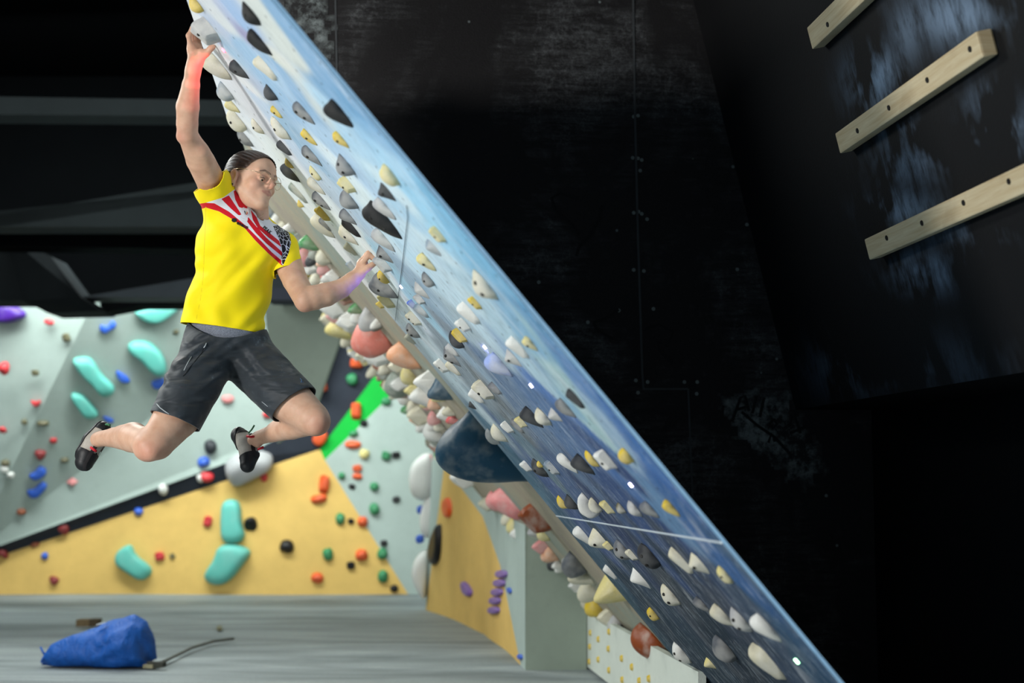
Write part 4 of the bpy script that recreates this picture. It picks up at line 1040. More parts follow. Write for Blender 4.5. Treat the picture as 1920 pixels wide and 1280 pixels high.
# ---- arms
rw = J(363, 127, 4.55); ra1 = J(358, 160, 4.57); ra2 = J(352, 200, 4.61); ra3 = J(351, 232, 4.64); rel = J(352, 252, 4.66)
ru1 = J(374, 300, 4.76); ru2 = J(396, 343, 4.85); ru3 = J(425, 380, 4.93)
def right_arm(p):
    d = chain(p, [(rw, .0205), (ra1, .028), (ra2, .0370), (ra3, .0345), (rel, .0325), (ru1, .0440), (ru2, .047), (ru3, .055)], .02)
    d = smin(d, sd_cone(p, J(340, 257, 4.66), J(352, 240, 4.65), .012, .02), .02)
    d = smin(d, sd_cone(p, J(380, 285, 4.70), J(398, 328, 4.80), .022, .027), .03)   # biceps
    d = smin(d, sd_cone(p, J(366, 118, 4.56), J(362, 132, 4.55), .0215, .0215), .02)
    return d
def right_hand(p):
    # palm towards the camera and the board, four fingers up over the hold, thumb to the right
    pal = sd_cone(p, J(366, 116, 4.555), J(365, 94, 4.575), .023, .023)
    pal = smin(pal, sd_cone(p, J(359, 88, 4.55), J(372, 88, 4.62), .0135, .0135), .02)
    pal = smin(pal, sd_cone(p, J(373, 112, 4.55), J(377, 98, 4.54), .015, .013), .014)   # thumb mound
    d = pal
    fing = [([(357, 86, 4.545), (354, 67, 4.535), (361, 52, 4.535), (371, 46, 4.545)], .0082),
            ([(360, 84, 4.57), (358, 63, 4.565), (366, 47, 4.565), (377, 42, 4.575)], .0092),
            ([(365, 83, 4.60), (364, 62, 4.595), (372, 46, 4.595), (383, 43, 4.60)], .0094),
            ([(371, 84, 4.62), (372, 66, 4.62), (380, 52, 4.62), (388, 50, 4.625)], .0090)]
    for pts, r in fing:
        q = chain(p, [(J(*a), r * (1.08, 1.0, .92, .84)[i]) for i, a in enumerate(pts)], .004)
        q = smin(q, sd_cone(p, J(*pts[1]), J(*pts[1]), r * 1.12, r * 1.12), .004)
        d = smin(d, q, .006)
    th = chain(p, [(J(376, 108, 4.545), .0135), (J(387, 100, 4.54), .0110), (J(395, 91, 4.535), .0098), (J(400, 88, 4.535), .0082)], .005)
    return smin(d, th, .010)
lw = J(672, 514, 4.90)
lel = J(573, 563, 4.84); lu1 = J(553, 525, 4.92); lu2 = J(537, 486, 4.99); lu3 = J(516, 462, 5.0)
def left_arm(p):
    d = chain(p, [(lw, .0225), (J(661, 524, 4.895), .0275), (J(640, 541, 4.885), .033), (J(612, 552, 4.865), .0405), (J(588, 558, 4.85), .042), (lel, .0385), (lu1, .043), (lu2, .05), (lu3, .055)], .02)
    d = smin(d, sd_cone(p, J(569, 576, 4.85), J(576, 562, 4.84), .011, .02), .016)
    return d
def left_hand(p):
    d = sd_cone(p, J(674, 511, 4.90), J(681, 494, 4.915), .020, .0165)
    d = smin(d, sd_cone(p, J(677, 494, 4.895), J(679, 490, 4.95), .0125, .0115), .018)
    fing = [([(680, 494, 4.885), (691, 477, 4.885), (700, 483, 4.89), (706, 489, 4.895)], .0095),
            ([(678, 491, 4.905), (691, 475, 4.908), (701, 481, 4.912), (708, 488, 4.916)], .0098),
            ([(677, 490, 4.925), (690, 475, 4.93), (700, 481, 4.935), (707, 487, 4.938)], .0094),
            ([(677, 490, 4.945), (687, 477, 4.95), (697, 483, 4.955), (704, 488, 4.958)], .0084)]
    for pts, r in fing:
        q = chain(p, [(J(*a), r * (1.1, 1.04, .95, .85)[i]) for i, a in enumerate(pts)], .003)
        d = smin(d, q, .004)
    th = chain(p, [(J(681, 508, 4.885), .0145), (J(690, 502, 4.875), .0118), (J(697, 497, 4.875), .0100), (J(704, 493, 4.88), .0085)], .004)
    return smin(d, th, .008)
# ---- legs
def right_leg(p):
    d = chain(p, [(J(398, 668, 4.91), .076), (J(362, 730, 4.83), .076), (J(332, 780, 4.75), .0765), (J(294, 830, 4.67), .0560), (J(278, 838, 4.66), .0490)], .03)
    d = smin(d, sd_cone(p, J(285, 845, 4.63), J(280, 836, 4.64), .030, .034), .02)
    d = smin(d, chain(p, [(J(278, 830, 4.68), .045), (J(248, 820, 4.80), .0500), (J(214, 820, 4.93), .0345), (J(190, 822, 5.01), .0270), (J(184, 824, 5.03), .0280)], .02), .022)
    d = smin(d, sd_cone(p, J(255, 815, 4.80), J(232, 814, 4.88), .034, .026), .02)
    d = smin(d, sd_cone(p, J(186, 829, 5.0), J(186, 829, 5.0), .012, .012), .014)
    return d
def left_leg(p):
    d = chain(p, [(J(467, 675, 4.99), .076), (J(505, 712, 4.92), .076), (J(541, 748, 4.85), .0775), (J(588, 785, 4.77), .0540), (J(594, 790, 4.76), .0470)], .03)
    d = smin(d, sd_cone(p, J(598, 786, 4.735), J(594, 796, 4.74), .026, .030), .02)
    d = smin(d, chain(p, [(J(590, 792, 4.78), .0400), (J(548, 800, 4.88), .0430), (J(512, 812, 4.97), .0310), (J(486, 820, 5.03), .0250), (J(476, 828, 5.04), .0270)], .02), .02)
    d = smin(d, sd_cone(p, J(550, 792, 4.90), J(520, 800, 4.97), .032, .024), .02)
    d = smin(d, sd_cone(p, J(484, 834, 5.01), J(484, 834, 5.01), .011, .011), .014)
    return d
# ---- torso
def frame(phi, tilt):
    ph, ti = math.radians(phi), math.radians(tilt)
    side = Vector((math.cos(ph), math.sin(ph), 0)); fr = Vector((math.sin(ph), -math.cos(ph), 0)); up = Vector((0, 0, 1))
    s2 = side * math.cos(ti) - up * math.sin(ti); u2 = up * math.cos(ti) + side * math.sin(ti)
    return np.array([list(s2), list(fr), list(u2)], np.float32).T
FW, FR_, FC = frame(10, 4), frame(16, 12), frame(22, 36)
def torso(p, gx=0.0):
    d = sd_ell(p, J(424, 640, 4.95), (.137 + gx, .100 + gx, .10), FW)
    d = smin(d, sd_ell(p, J(430, 585, 4.96), (.122 + gx, .090 + gx, .10), FW), .05)
    d = smin(d, sd_ell(p, J(440, 530, 4.96), (.120 + gx, .092 + gx, .11), FR_), .05)
    d = smin(d, sd_ell(p, J(444, 470, 4.96), (.128 + gx, .100 + gx, .105), FR_), .05)
    d = smin(d, sd_ell(p, J(456, 428, 4.96), (.140 + gx, .098 + gx, .070), FC), .05)
    d = smin(d, sd_cone(p, J(440, 405, 4.95), J(404, 360, 4.87), .070 + gx, .052 + gx), .05)
    d = smin(d, sd_cone(p, J(480, 442, 4.99), J(528, 464, 5.0), .064 + gx, .046 + gx), .04)
    return d
nk0, nk1 = J(476, 410, 4.96), J(468, 362, 4.93)
def neck(p):
    d = sd_cone(p, nk0, nk1, .052, .048)
    d = smin(d, sd_cone(p, J(492, 424, 4.93), J(468, 368, 4.90), .012, .014), .02)
    return smin(d, sd_cone(p, J(445, 400, 4.96), J(478, 388, 4.95), .035, .03), .04)
# ---- head
HC = J(471, 332, 4.90)
psi, dl, rh = math.radians(31), math.radians(7), math.radians(8)
_f0 = Vector((math.cos(psi), -math.sin(psi), 0)); _l0 = Vector((math.sin(psi), math.cos(psi), 0)); _u0 = Vector((0, 0, 1))
hf = _f0 * math.cos(dl) - _u0 * math.sin(dl); hu0 = _u0 * math.cos(dl) + _f0 * math.sin(dl)
hl = _l0 * math.cos(rh) - hu0 * math.sin(rh); hu = hu0 * math.cos(rh) + _l0 * math.sin(rh)
HR = np.array([list(hl), list(hf), list(hu)], np.float32).T     # columns: left, forward, up
HS = .97
def hloc(p): return ((p - HC) @ HR) / HS
def hw(x, y, z): return np.array(HC + HR @ (np.array([x, y, z], np.float32) * HS), np.float32)
def mir(q): return np.stack([np.abs(q[..., 0]), q[..., 1], q[..., 2]], -1)
def skull(q):
    d = sd_ell(q, (0, -.010, .015), (.0740, .089, .076))
    return smin(d, sd_ell(q, (0, .038, .024), (.058, .050, .048)), .02)
def head_q(q, final=True):
    m = mir(q)
    d = skull(q)
    d = smin(d, sd_ell(q, (0, .030, -.045), (.051, .056, .064)), .025)
    d = smin(d, sd_cone(m, (.048, -.004, -.050), (.010, .067, -.098), .018, .016), .022)
    d = smin(d, sd_cone(q, (0, .0, -.07), (0, .06, -.085), .03, .028), .02)
    d = smin(d, sd_ell(m, (.037, .056, -.038), (.023, .025, .022)), .018)
    d = smin(d, sd_ell(q, (0, .080, -.098), (.021, .016, .015)), .016)
    d = smin(d, sd_cone(m, (.010, .089, .006), (.044, .072, .010), .0085, .0085), .012)
    d = smin(d, sd_ell(q, (0, .079, -.058), (.028, .016, .020)), .015)
    d = smax(d, -sd_ell(m, (.031, .101, -.012), (.019, .016, .0125)), .010)
    # lids over the eyes, looking down
    d = smin(d, sd_ell(m, (.031, .0765, -.012), (.0150, .0125, .0115)), .003)
    if final: d = smax(d, -sd_cone(m, (.0245, .0935, -.0160), (.0385, .0885, -.0155), .0030, .0024), .001)
    # nose
    nz = sd_cone(q, (0, .086, .000), (0, .1065, -.029), .0060, .0075)
    nz = smin(nz, sd_cone(q, (0, .092, -.02), (0, .103, -.031), .0085, .0080), .008)
    nz = smin(nz, sd_ell(m, (.0105, .093, -.0345), (.0062, .0085, .0065)), .006)
    nz = smin(nz, sd_cone(q, (0, .09, -.040), (0, .104, -.037), .006, .005), .006)
    nz = smax(nz, -sd_ell(m, (.0062, .0985, -.0425), (.0034, .0052, .0030)), .003)
    d = smin(d, nz, .008)
    if final:
        up = smin(sd_cone(m, M_UP0, M_UP1, .0034, .0014), sd_cone(m, M_UPM, M_UPM, .0032, .0032), .003)
        d = smin(d, up, .003); d = smin(d, sd_cone(m, M_LO0, M_LO1, .0042, .0016), .0035)
        d = smax(d, -sd_cone(m, M_SL0, M_SL1, .0014, .0012), .0012)
    # ears
    er = sd_ell(m, (.0775, -.010, -.024), (.0095, .0185, .0300))
    er = smax(er, -sd_ell(m, (.0870, -.006, -.020), (.0075, .0110, .0180)), .004)
    er = smin(er, sd_cone(m, (.0775, .002, -.028), (.0770, .003, -.020), .0042, .0035), .003)
    er = smin(er, sd_cone(m, (.0790, -.016, -.012), (.0790, -.014, -.032), .0032, .0030), .003)
    er = smin(er, sd_ell(m, (.0750, -.004, -.051), (.0060, .0085, .0085)), .005)
    d = smin(d, er, .004)
    return d
def ysurf(x, z):
    ys = np.linspace(.14, .02, 481).astype(np.float32); q = np.stack([np.full_like(ys, x), ys, np.full_like(ys, z)], -1)
    d = head_q(q, False); k = np.argmax(d < 0); return float(ys[k])
def sp(x, z, off=0.0): return (x, ysurf(x, z) + off, z)
M_UP0, M_UP1, M_UPM = sp(.002, -.0535, -.0020), sp(.0235, -.0575, -.0012), sp(.004, -.0530, -.0018)
M_LO0, M_LO1 = sp(.000, -.0640, -.0028), sp(.0195, -.0605, -.0016)
M_SL0, M_SL1 = sp(.000, -.0588, .0016), sp(.0250, -.0580, .0002)
def head(p): return head_q(hloc(p)) * HS
def head_neck(p):
    return smin(head(p), neck(p), .018)
regs = []
def region(fn, pts, pad, vox, sm=0):
    a = np.array(pts); V, Fq = surf_nets(fn, a.min(0) - pad, a.max(0) + pad, vox, True)
    if sm: V = relax(V, Fq, sm, .4)
    regs.append((V, Fq)); return V, Fq
region(lambda p: smin(right_arm(p), right_hand(p), .012), [J(372, 42, 4.45), J(420, 360, 4.9), J(330, 250, 4.7), J(405, 80, 4.66)], .035, .0028, 2)
region(lambda p: smin(left_arm(p), left_hand(p), .010), [J(540, 450, 5.0), J(560, 590, 4.80), J(710, 470, 4.97)], .035, .0028, 2)
region(right_leg, [J(400, 680, 4.9), J(180, 850, 5.06), J(290, 860, 4.6)], .07, .0045, 3)
region(left_leg, [J(470, 680, 5.0), J(620, 810, 4.7), J(470, 840, 5.07)], .07, .0045, 3)
region(head_neck, [hw(-.09, -.11, -.12), hw(.09, .12, .11), hw(.09, -.11, .11), hw(-.09, .12, -.12), J(505, 432, 4.97)], .012, .0021)
region(lambda p: torso(p, -.012), [J(330, 400, 4.8), J(540, 690, 5.12)], .06, .009)
V = np.concatenate([r[0] for r in regs]); off = np.cumsum([0] + [len(r[0]) for r in regs[:-1]])
Fa = np.concatenate([r[1] + o for r, o in zip(regs, off)])
t = NT('skin'); v = t.coord(); n1 = t.noise(25, 3, .5, v); n2 = t.noise(320, 2, .6, v); n3 = t.noise(7, 2, .5, v)
c = t.mix(t.mapr(n1, .3, .7), lin((212, 172, 146)), lin((196, 152, 126)))
c = t.mix(t.math('MULTIPLY', t.attr('flush').outputs['Fac'], .55), c, lin((205, 112, 98)))
c = t.mix(t.math('MULTIPLY', t.attr('lip').outputs['Fac'], .6), c, lin((176, 96, 90)))
c = t.mix(t.math('MULTIPLY', t.attr('brow').outputs['Fac'], .85), c, lin((62, 42, 34)))
t.base(c); t.rough(.5); t.b.inputs['Specular IOR Level'].default_value = .35
t.b.inputs['Subsurface Weight'].default_value = .12; t.b.inputs['Subsurface Radius'].default_value = (.012, .004, .002); t.b.inputs['Subsurface Scale'].default_value = .6
t.bump(n2, .12, .001); M_SKIN = t.m
body = pmesh('body', V, Fa, M_SKIN)
rm = body.modifiers.new('one_skin', 'REMESH'); rm.mode = 'VOXEL'; rm.voxel_size = .0021; rm.use_smooth_shade = True
dg = bpy.context.evaluated_depsgraph_get(); me2 = bpy.data.meshes.new_from_object(body.evaluated_get(dg))
body.modifiers.clear(); body.data = me2; me2.name = 'body'
if not len(me2.materials): me2.materials.append(M_SKIN)
V = np.empty(len(me2.vertices) * 3); me2.vertices.foreach_get('co', V); V = V.reshape(-1, 3) + PR
q = hloc(V.astype(np.float32)); m = mir(q)
near = (np.linalg.norm(q, axis=1) < .16)
lip = np.clip(1.0 - np.minimum(sd_cone(m, M_UP0, M_UP1, .0042, .0018), sd_cone(m, M_LO0, M_LO1, .0050, .0022)) / .0022, 0, 1) * near
B0, B1, B2 = sp(.013, .0085), sp(.031, .0150), sp(.047, .0085)
brow = np.clip(1.25 - np.minimum(sd_cone(m, B0, B1, .0030, .0028), sd_cone(m, B1, B2, .0026, .0010)) / .002, 0, 1)
L0, L1, L2 = sp(.020, -.0150), sp(.031, -.0118), sp(.0435, -.0140)
lash = np.clip(1.2 - np.minimum(sd_cone(m, L0, L1, .0008, .0010), sd_cone(m, L1, L2, .0010, .0010)) / .0016, 0, 1)
brow = np.maximum(brow * .85, lash) * near
fl_ = np.zeros(len(V))
for a, r, k in [(hw(0, .106, -.031), .016, .6), (hw(-.045, .07, -.04), .028, .35), (hw(.045, .07, -.04), .028, .35), (hw(-.078, -.01, -.02), .022, .5), (J(278, 850, 4.62), .045, .6), (J(603, 800, 4.72), .04, .5),
                (J(338, 256, 4.64), .03, .5), (J(568, 580, 4.84), .03, .5), (J(368, 60, 4.57), .03, .45), (J(398, 90, 4.54), .015, .45), (J(705, 486, 4.91), .02, .4), (J(375, 105, 4.55), .02, .35)]:
    fl_ = np.maximum(fl_, k * np.exp(-(np.linalg.norm(V - a, axis=1) / r) ** 2))
set_attr(body, 'lip', lip); set_attr(body, 'brow', brow); set_attr(body, 'flush', fl_)
# ---- hair, slicked back
def hair(p):
    q = hloc(p); d = smin(skull(q), sd_ell(q, (0, -.045, -.02), (.062, .048, .053)), .02) - .0055
    an = np.arctan2(q[..., 0], q[..., 2] + .02); rad = np.arctan2(np.hypot(q[..., 0], q[..., 2] + .02), q[..., 1] + .12)
    d = d + .0010 * np.sin(an * 46 + 3 * np.sin(rad * 5)) + .0006 * np.sin(an * 97 + q[..., 1] * 60)
    bun = sd_ell(q, (.01, -.095, -.012), (.028, .020, .026)) + .0012 * np.sin(q[..., 2] * 900)
    return smin(d, bun, .008) * HS
def hair_clip(p):
    q = hloc(p); y = q[..., 1]; z = q[..., 2]; x = np.abs(q[..., 0])
    line = np.where(y > .0, -.002 + 15.0 * y * y, -.002 + 1.10 * y)
    return (line - z) + .0015 * np.sin(x * 500)
a = np.array([hw(-.09, -.14, -.10), hw(.09, .12, .12), hw(.09, -.14, .12), hw(-.09, .12, -.1), hw(-.09, -.14, .12)])
Vh, Fh = surf_nets(hair, a.min(0) - .01, a.max(0) + .01, .0024)
Vh, Fh = clip_field(Vh, Fh, hair_clip)
t = NT('hair_brown'); v = t.coord((1, 1, 1)); n1 = t.noise(60, 4, .7, t.coord((1, .3, 3), (0, .5, .3)))
t.base(t.mix(t.mapr(n1, .35, .65), lin((38, 28, 24)), lin((84, 64, 52)))); t.rough(.38); t.bump(n1, .35, .003); M_HAIR = t.m
pmesh('hair', Vh, Fh, M_HAIR)
# ---- eyes
M_EYE = NT('eye_white'); ii = M_EYE.attr('iris').outputs['Fac']; M_EYE.base(M_EYE.mix(ii, lin((188, 176, 168)), lin((40, 30, 24)))); M_EYE.rough(.2); M_EYE = M_EYE.m
for s_ in (-1, 1):
    bm = bmesh.new(); bmesh.ops.create_uvsphere(bm, u_segments=24, v_segments=16, radius=1); me = bpy.data.meshes.new('eye')
    cen = np.array((s_ * .031, .0760, -.0135)); dirv = np.array((.22, .93, -.26)); dirv /= np.linalg.norm(dirv); ir = []
    for v_ in bm.verts:
        l_ = np.array(v_.co); ir.append(1.0 if l_ @ dirv > .66 else 0.0)
        v_.co = Vector((hw(*(cen + l_ * .0118)) - PR).tolist())
    bm.to_mesh(me); bm.free(); me.materials.append(M_EYE); eo = bpy.data.objects.new('eye', me); COL.objects.link(eo); eo.parent = person; set_attr(eo, 'iris', ir)
    me.polygons.foreach_set('use_smooth', [True] * len(me.polygons))
# ---- glasses, ear stud, necklace
M_GOLD = plain('thin_gold_metal', (196, 176, 146), .25, bump=0); M_GOLD.node_tree.nodes['Principled BSDF'].inputs['Metallic'].default_value = .8
gl = empty('glasses', (0, 0, 0)); gl.parent = person
def gt(name, pts, r, closed=False, par=gl): return tube(name, [Vector((np.array(hw(*q)) - PR).tolist()) for q in pts], r, M_GOLD, par, 8, closed)
for s in (-1, 1):
    ring = [(s * .0335 + .0225 * math.cos(a), .105 - .010 * abs(s * .0335 + .0225 * math.cos(a)) / .05, -.013 + .0225 * math.sin(a)) for a in [2 * math.pi * i / 28 for i in range(28)]]
    gt('lens_rim', ring, .0008, True)
    gt('temple_arm', [(s * .0555, .094, -.004), (s * .069, .075, .0), (s * .080, .02, .006), (s * .080, -.012, .004)], .0009)
gt('nose_bridge', [(-.0115, .103, -.008), (0, .108, -.003), (.0115, .103, -.008)], .0009)
sd_ = hw(-.081, -.003, -.052) - PR
bm = bmesh.new(); bmesh.ops.create_uvsphere(bm, u_segments=10, v_segments=8, radius=.0028); me = bpy.data.meshes.new('ear_stud')
for vv_ in bm.verts: vv_.co += Vector(sd_.tolist())
bm.to_mesh(me); bm.free(); me.materials.append(plain('stud_black', (30, 26, 26), .3)); eo = bpy.data.objects.new('ear_stud', me); COL.objects.link(eo); eo.parent = person
# ================================================================ CLOTHES
def wrink(p, amps):
    """soft folds: sum of waves; amps: (direction, frequency, phase, amplitude, centre, radius)"""
    w = 0
    for d, f, ph, a, c, r in amps:
        d = np.asarray(d, np.float32)
        fall = np.exp(-np.sum((p - c) ** 2, -1) / (r * r))
        w = w + a * fall * np.sin(p @ d * f + ph + 1.3 * np.sin(p @ d[::-1] * f * .37))
    return w
Hm = J(420, 608, 4.95)
def shirt(p):
    g = .010
    d = sd_ell(p, J(419, 612, 4.95), (.131 + g, .098 + g, .085), FW)
    d = smin(d, sd_ell(p, J(366, 585, 4.93), (.030, .045, .075), FW), .05)
    d = smin(d, sd_ell(p, J(432, 555, 4.96), (.128 + g, .094 + g, .10), FW), .05)
    d = smin(d, sd_ell(p, J(441, 505, 4.96), (.124 + g, .098 + g, .11), FR_), .05)
    d = smin(d, sd_ell(p, J(443, 462, 4.955), (.130 + g, .104 + g, .095), FR_), .05)
    d = smin(d, sd_ell(p, J(456, 428, 4.96), (.140 + g, .102 + g, .068), FC), .05)
    d = smin(d, sd_ell(p, J(425, 450, 4.885), (.05, .055, .045), FC), .05)
    d = smin(d, sd_ell(p, J(485, 462, 4.905), (.05, .055, .045), FC), .05)
    d = smin(d, sd_cone(p, J(440, 405, 4.95), J(402, 352, 4.86), .075 + g, .0555 + g), .045)
    d = smin(d, sd_cone(p, J(402, 352, 4.86), J(388, 322, 4.79), .0575 + g, .0520 + g), .02)
    d = smin(d, sd_cone(p, J(480, 442, 4.99), J(528, 464, 5.0), .066 + g, .046 + g), .04)
    d = smin(d, sd_cone(p, J(528, 464, 5.0), J(543, 515, 4.95), .045 + g, .0425 + g), .018)
    d = smin(d, sd_cone(p, J(455, 392, 4.965), J(470, 385, 4.96), .058, .058), .03)
    d = d + wrink(p, [(vdir(.75, .66, 0), 95, 0, .0035, J(470, 560, 4.87), .16), (vdir(.62, .78, .1), 60, 1, .0040, J(440, 520, 4.87), .16), (vdir(.2, 1, 0), 120, 2, .0030, J(375, 500, 4.88), .07),
                      (vdir(1, .5, 0), 110, 0, .0012, J(400, 345, 4.8), .07), (vdir(1, -.2, 0), 70, 1.4, .0030, J(400, 590, 4.87), .10), (vdir(.7, .7, 0), 90, 2.2, .0035, J(530, 500, 4.92), .06)])
    return d
sl1, sl1n = J(393, 340, 4.82), vdir(-.55, -.80, -.25)
sl2, sl2n = J(540, 504, 4.955), vdir(.25, .95, -.15)
hemN = vdir(-.13, .985, -.10)
def shirt_clip(p):
    up = p[..., 2]
    a = (p - sl1) @ sl1n; b = (p - sl2) @ sl2n; h = (p - J(420, 613, 4.86)) @ hemN
    a = np.where(up > J(0, 395, 4.9)[2], a, -1.0)
    b = np.where((p[..., 0] > J(514, 0, 4.95)[0]) & (up > J(0, 560, 4.9)[2]), b, -1.0)
    nk = .0 - sd_cone(p, J(473, 398, 4.945), J(488, 330, 4.92), .062, .062)
    nk = np.maximum(nk, .0 - sd_cone(p, J(490, 403, 4.90), J(488, 372, 4.90), .020, .04))
    return np.maximum(np.maximum(a, b), np.maximum(h, nk))
Vs, Fs = surf_nets(shirt, J(320, 640, 4.70), J(585, 300, 5.20), .0042) if False else (None, None)
lo_ = np.min([J(325, 640, 4.72), J(325, 640, 5.16)], 0); hi_ = np.max([J(580, 300, 4.72), J(580, 300, 5.16)], 0)
Vs, Fs = surf_nets(shirt, lo_, hi_, .0042)
Vs, Fs = clip_field(Vs, Fs, shirt_clip)
M = NT('shirt_fabric'); t = M
n1 = t.noise(400, 2, .6, t.coord()); yel = lin((250, 226, 0)); red = lin((206, 14, 34)); wht = lin((226, 228, 234)); blk = lin((18, 20, 26))
thr = lambda a: t.mapr(t.attr(a).outputs['Fac'], .15, -.15)
c = t.mix(thr('band'), yel, wht); c = t.mix(thr('reds'), c, red)
vo = t.n('ShaderNodeTexVoronoi', feature='DISTANCE_TO_EDGE'); vo.inputs['Scale'].default_value = 1; t.l(t.coord((75, 75, 42), (0, .5, .3)), vo.inputs['Vector'])
sc_ = t.mapr(vo.outputs['Distance'], .03, .06)
c = t.mix(thr('blacks'), c, t.mix(sc_, wht, blk))
c = t.mix(thr('seam'), c, lin((222, 198, 0)))
t.base(c); t.rough(.7); t.b.inputs['Specular IOR Level'].default_value = .25; t.b.inputs['Sheen Weight'].default_value = .1; t.bump(n1, .15, .001); M_SHIRT = t.m
tsh = pmesh('t_shirt', Vs, Fs, M_SHIRT, solid=.0025)
tsh['label'] = 'yellow sports shirt with red and white stripes across the chest and a black patterned shoulder'
pp, _ = to_px(Vs); Nn = vnormals(Vs, Fs); view = Vs - np.array([0, 0, H]); front = (Nn * view).sum(1) < .02 * np.linalg.norm(view, axis=1)
if front.mean() < .4: front = ~front
def pat(name, polys):
    d = np.min([inpoly(pp, q) for q in polys], 0); d = np.clip(d, -8, 8); d[~front] = 8; set_attr(tsh, name, d)
pat('band', [[(366, 392), (372, 384), (386, 380), (419, 370), (438, 356), (450, 352), (470, 372), (494, 400), (512, 418), (530, 424), (541, 438), (544, 452), (538, 474), (529, 498), (502, 474), (478, 450), (460, 429), (436, 411), (410, 396), (386, 389)]])
pat('reds', [[(364, 396), (372, 382), (386, 380), (402, 381), (430, 397), (455, 418), (470, 432), (490, 452), (510, 473), (530, 490), (530, 499), (502, 474), (478, 450), (460, 429), (436, 411), (410, 396), (386, 389)],
             [(415, 373), (429, 366), (443, 387), (453, 402), (448, 404), (433, 391)], [(438, 358), (448, 353), (455, 378), (457, 391), (448, 388), (441, 374)], [(452, 360), (458, 364), (463, 379), (464, 392), (458, 390), (455, 376)],
             [(470, 393), (481, 407), (488, 423), (505, 436), (530, 457), (530, 465), (503, 445), (484, 428), (474, 412)], [(465, 406), (480, 424), (500, 446), (531, 474), (531, 482), (500, 457), (480, 437), (463, 415)]])
pat('blacks', [[(512, 424), (521, 421), (532, 426), (543, 438), (546, 455), (541, 475), (530, 499), (527, 494), (529, 470), (522, 446)]])
sm = np.array([(386, 388), (385, 420), (383, 470), (381, 520), (376, 560), (368, 600)], float)
dseam = np.full(len(pp), 9.0)
for a_, b_ in zip(sm, sm[1:]):
    e_ = b_ - a_; w_ = pp - a_; tt_ = np.clip((w_ @ e_) / (e_ @ e_), 0, 1); dseam = np.minimum(dseam, np.linalg.norm(w_ - tt_[:, None] * e_, axis=1) - .7)
dseam[~front] = 9; set_attr(tsh, 'seam', dseam)
# ---- lettering and badge laid on the chest
bvh_s = BVHTree.FromPolygons([Vector(v) for v in Vs], Fs)
CAMP_ = Vector((0, 0, H))
def on_shirt(x, y, off=.0012):
    r_ = ray(x, y).normalized(); loc, nrm, i, d = bvh_s.ray_cast(CAMP_, r_)
    if loc is None: loc = P(x, y, 4.86)
    return loc - r_ * off * 1.5
def lay(name, polys2d, mat, off=.0012, lift=.0006):
    """flat 2D pieces (picture coordinates) laid on the cloth"""
    vs = []; fs = []
    for tri in polys2d:
        i0 = len(vs); vs += [on_shirt(x, y, off) - Vector(PR.tolist()) for x, y in tri]; fs.append(tuple(range(i0, len(vs))))
    return newmesh(name, vs, fs, mat, tsh, False)
def text2d(s, x, y, h, ang, sx=1.0):
    cu = bpy.data.curves.new('tmp_text', 'FONT'); cu.body = s; cu.size = h; cu.resolution_u = 2; cu.offset = h * .035
    ob = bpy.data.objects.new('tmp_text', cu); COL.objects.link(ob)
    dg = bpy.context.evaluated_depsgraph_get(); me = ob.evaluated_get(dg).to_mesh()
    bm = bmesh.new(); bm.from_mesh(me); bmesh.ops.triangulate(bm, faces=bm.faces)
    ca, sa = math.cos(ang), math.sin(ang)
    out = [[(x + ca * v.co.x * sx + sa * v.co.y, y + sa * v.co.x * sx - ca * v.co.y) for v in f.verts] for f in bm.faces]
    bm.free(); ob.evaluated_get(dg).to_mesh_clear(); bpy.data.objects.remove(ob); bpy.data.curves.remove(cu); return out
M_INK = plain('print_black', (14, 14, 18), .6, bump=0); M_BADGE = plain('badge_white', (232, 234, 238), .6, bump=0)
lay('brand_lettering', text2d('PEAK', 492, 427.5, 8.5, math.radians(38), .95), M_INK)
lay('brand_lettering', text2d('eneco', 443, 419, 10, math.radians(27), .95), M_INK)
lay('brand_emblem', [[(439 + 5 * math.cos(a), 412.5 + 4 * math.sin(a)) for a in [2 * math.pi * i / 14 for i in range(14)]]], M_INK)
lay('chest_badge', [[(454, 389), (465, 391), (466, 400), (464, 414), (456, 414), (451, 408)]], M_BADGE, .0010)
for nm, c_, tri in [('badge_mark', (20, 20, 24), [(457.5, 395), (459.5, 395), (461, 401), (460, 402)]), ('badge_mark', (240, 190, 20), [(460, 402), (461, 401), (463, 396), (464, 397)]), ('badge_mark', (206, 20, 34), [(461, 402.5), (464, 397.5), (465, 399), (462, 403)])]:
    lay(nm, [tri], plain('badge_%d' % c_[0], c_, .6, bump=0), .0018)
lay('badge_lettering', text2d('TEAM', 453.5, 409.5, 4, math.radians(12)), plain('badge_navy', (40, 50, 110), .6, bump=0), .0018) if False else None
# ---- grey underlayer at the waist
def band(p):
    return smin(sd_ell(p, J(425, 630, 4.95), (.130, .100, .09), FW), sd_ell(p, J(426, 606, 4.955), (.119, .089, .08), FW), .03)
Vw, Fw = surf_nets(band, lo_ - .05, hi_ + .05, .005)
wn = vdir(-.16, .985, 0)
Vw, Fw = clip_field(Vw, Fw, lambda p: np.maximum((p - J(424, 648, 4.86)) @ wn, -((p - J(424, 604, 4.86)) @ wn)))
t = NT('grey_marl'); n1 = t.noise(220, 3, .8, t.coord((1, 1, 3))); t.base(t.mix(t.mapr(n1, .35, .65), lin((84, 90, 102)), lin((142, 148, 160)))); t.rough(.85); t.bump(n1, .3, .001)
wb = pmesh('waistband', Vw, Fw, t.m); wb['label'] = 'grey marl layer showing under the shirt hem'
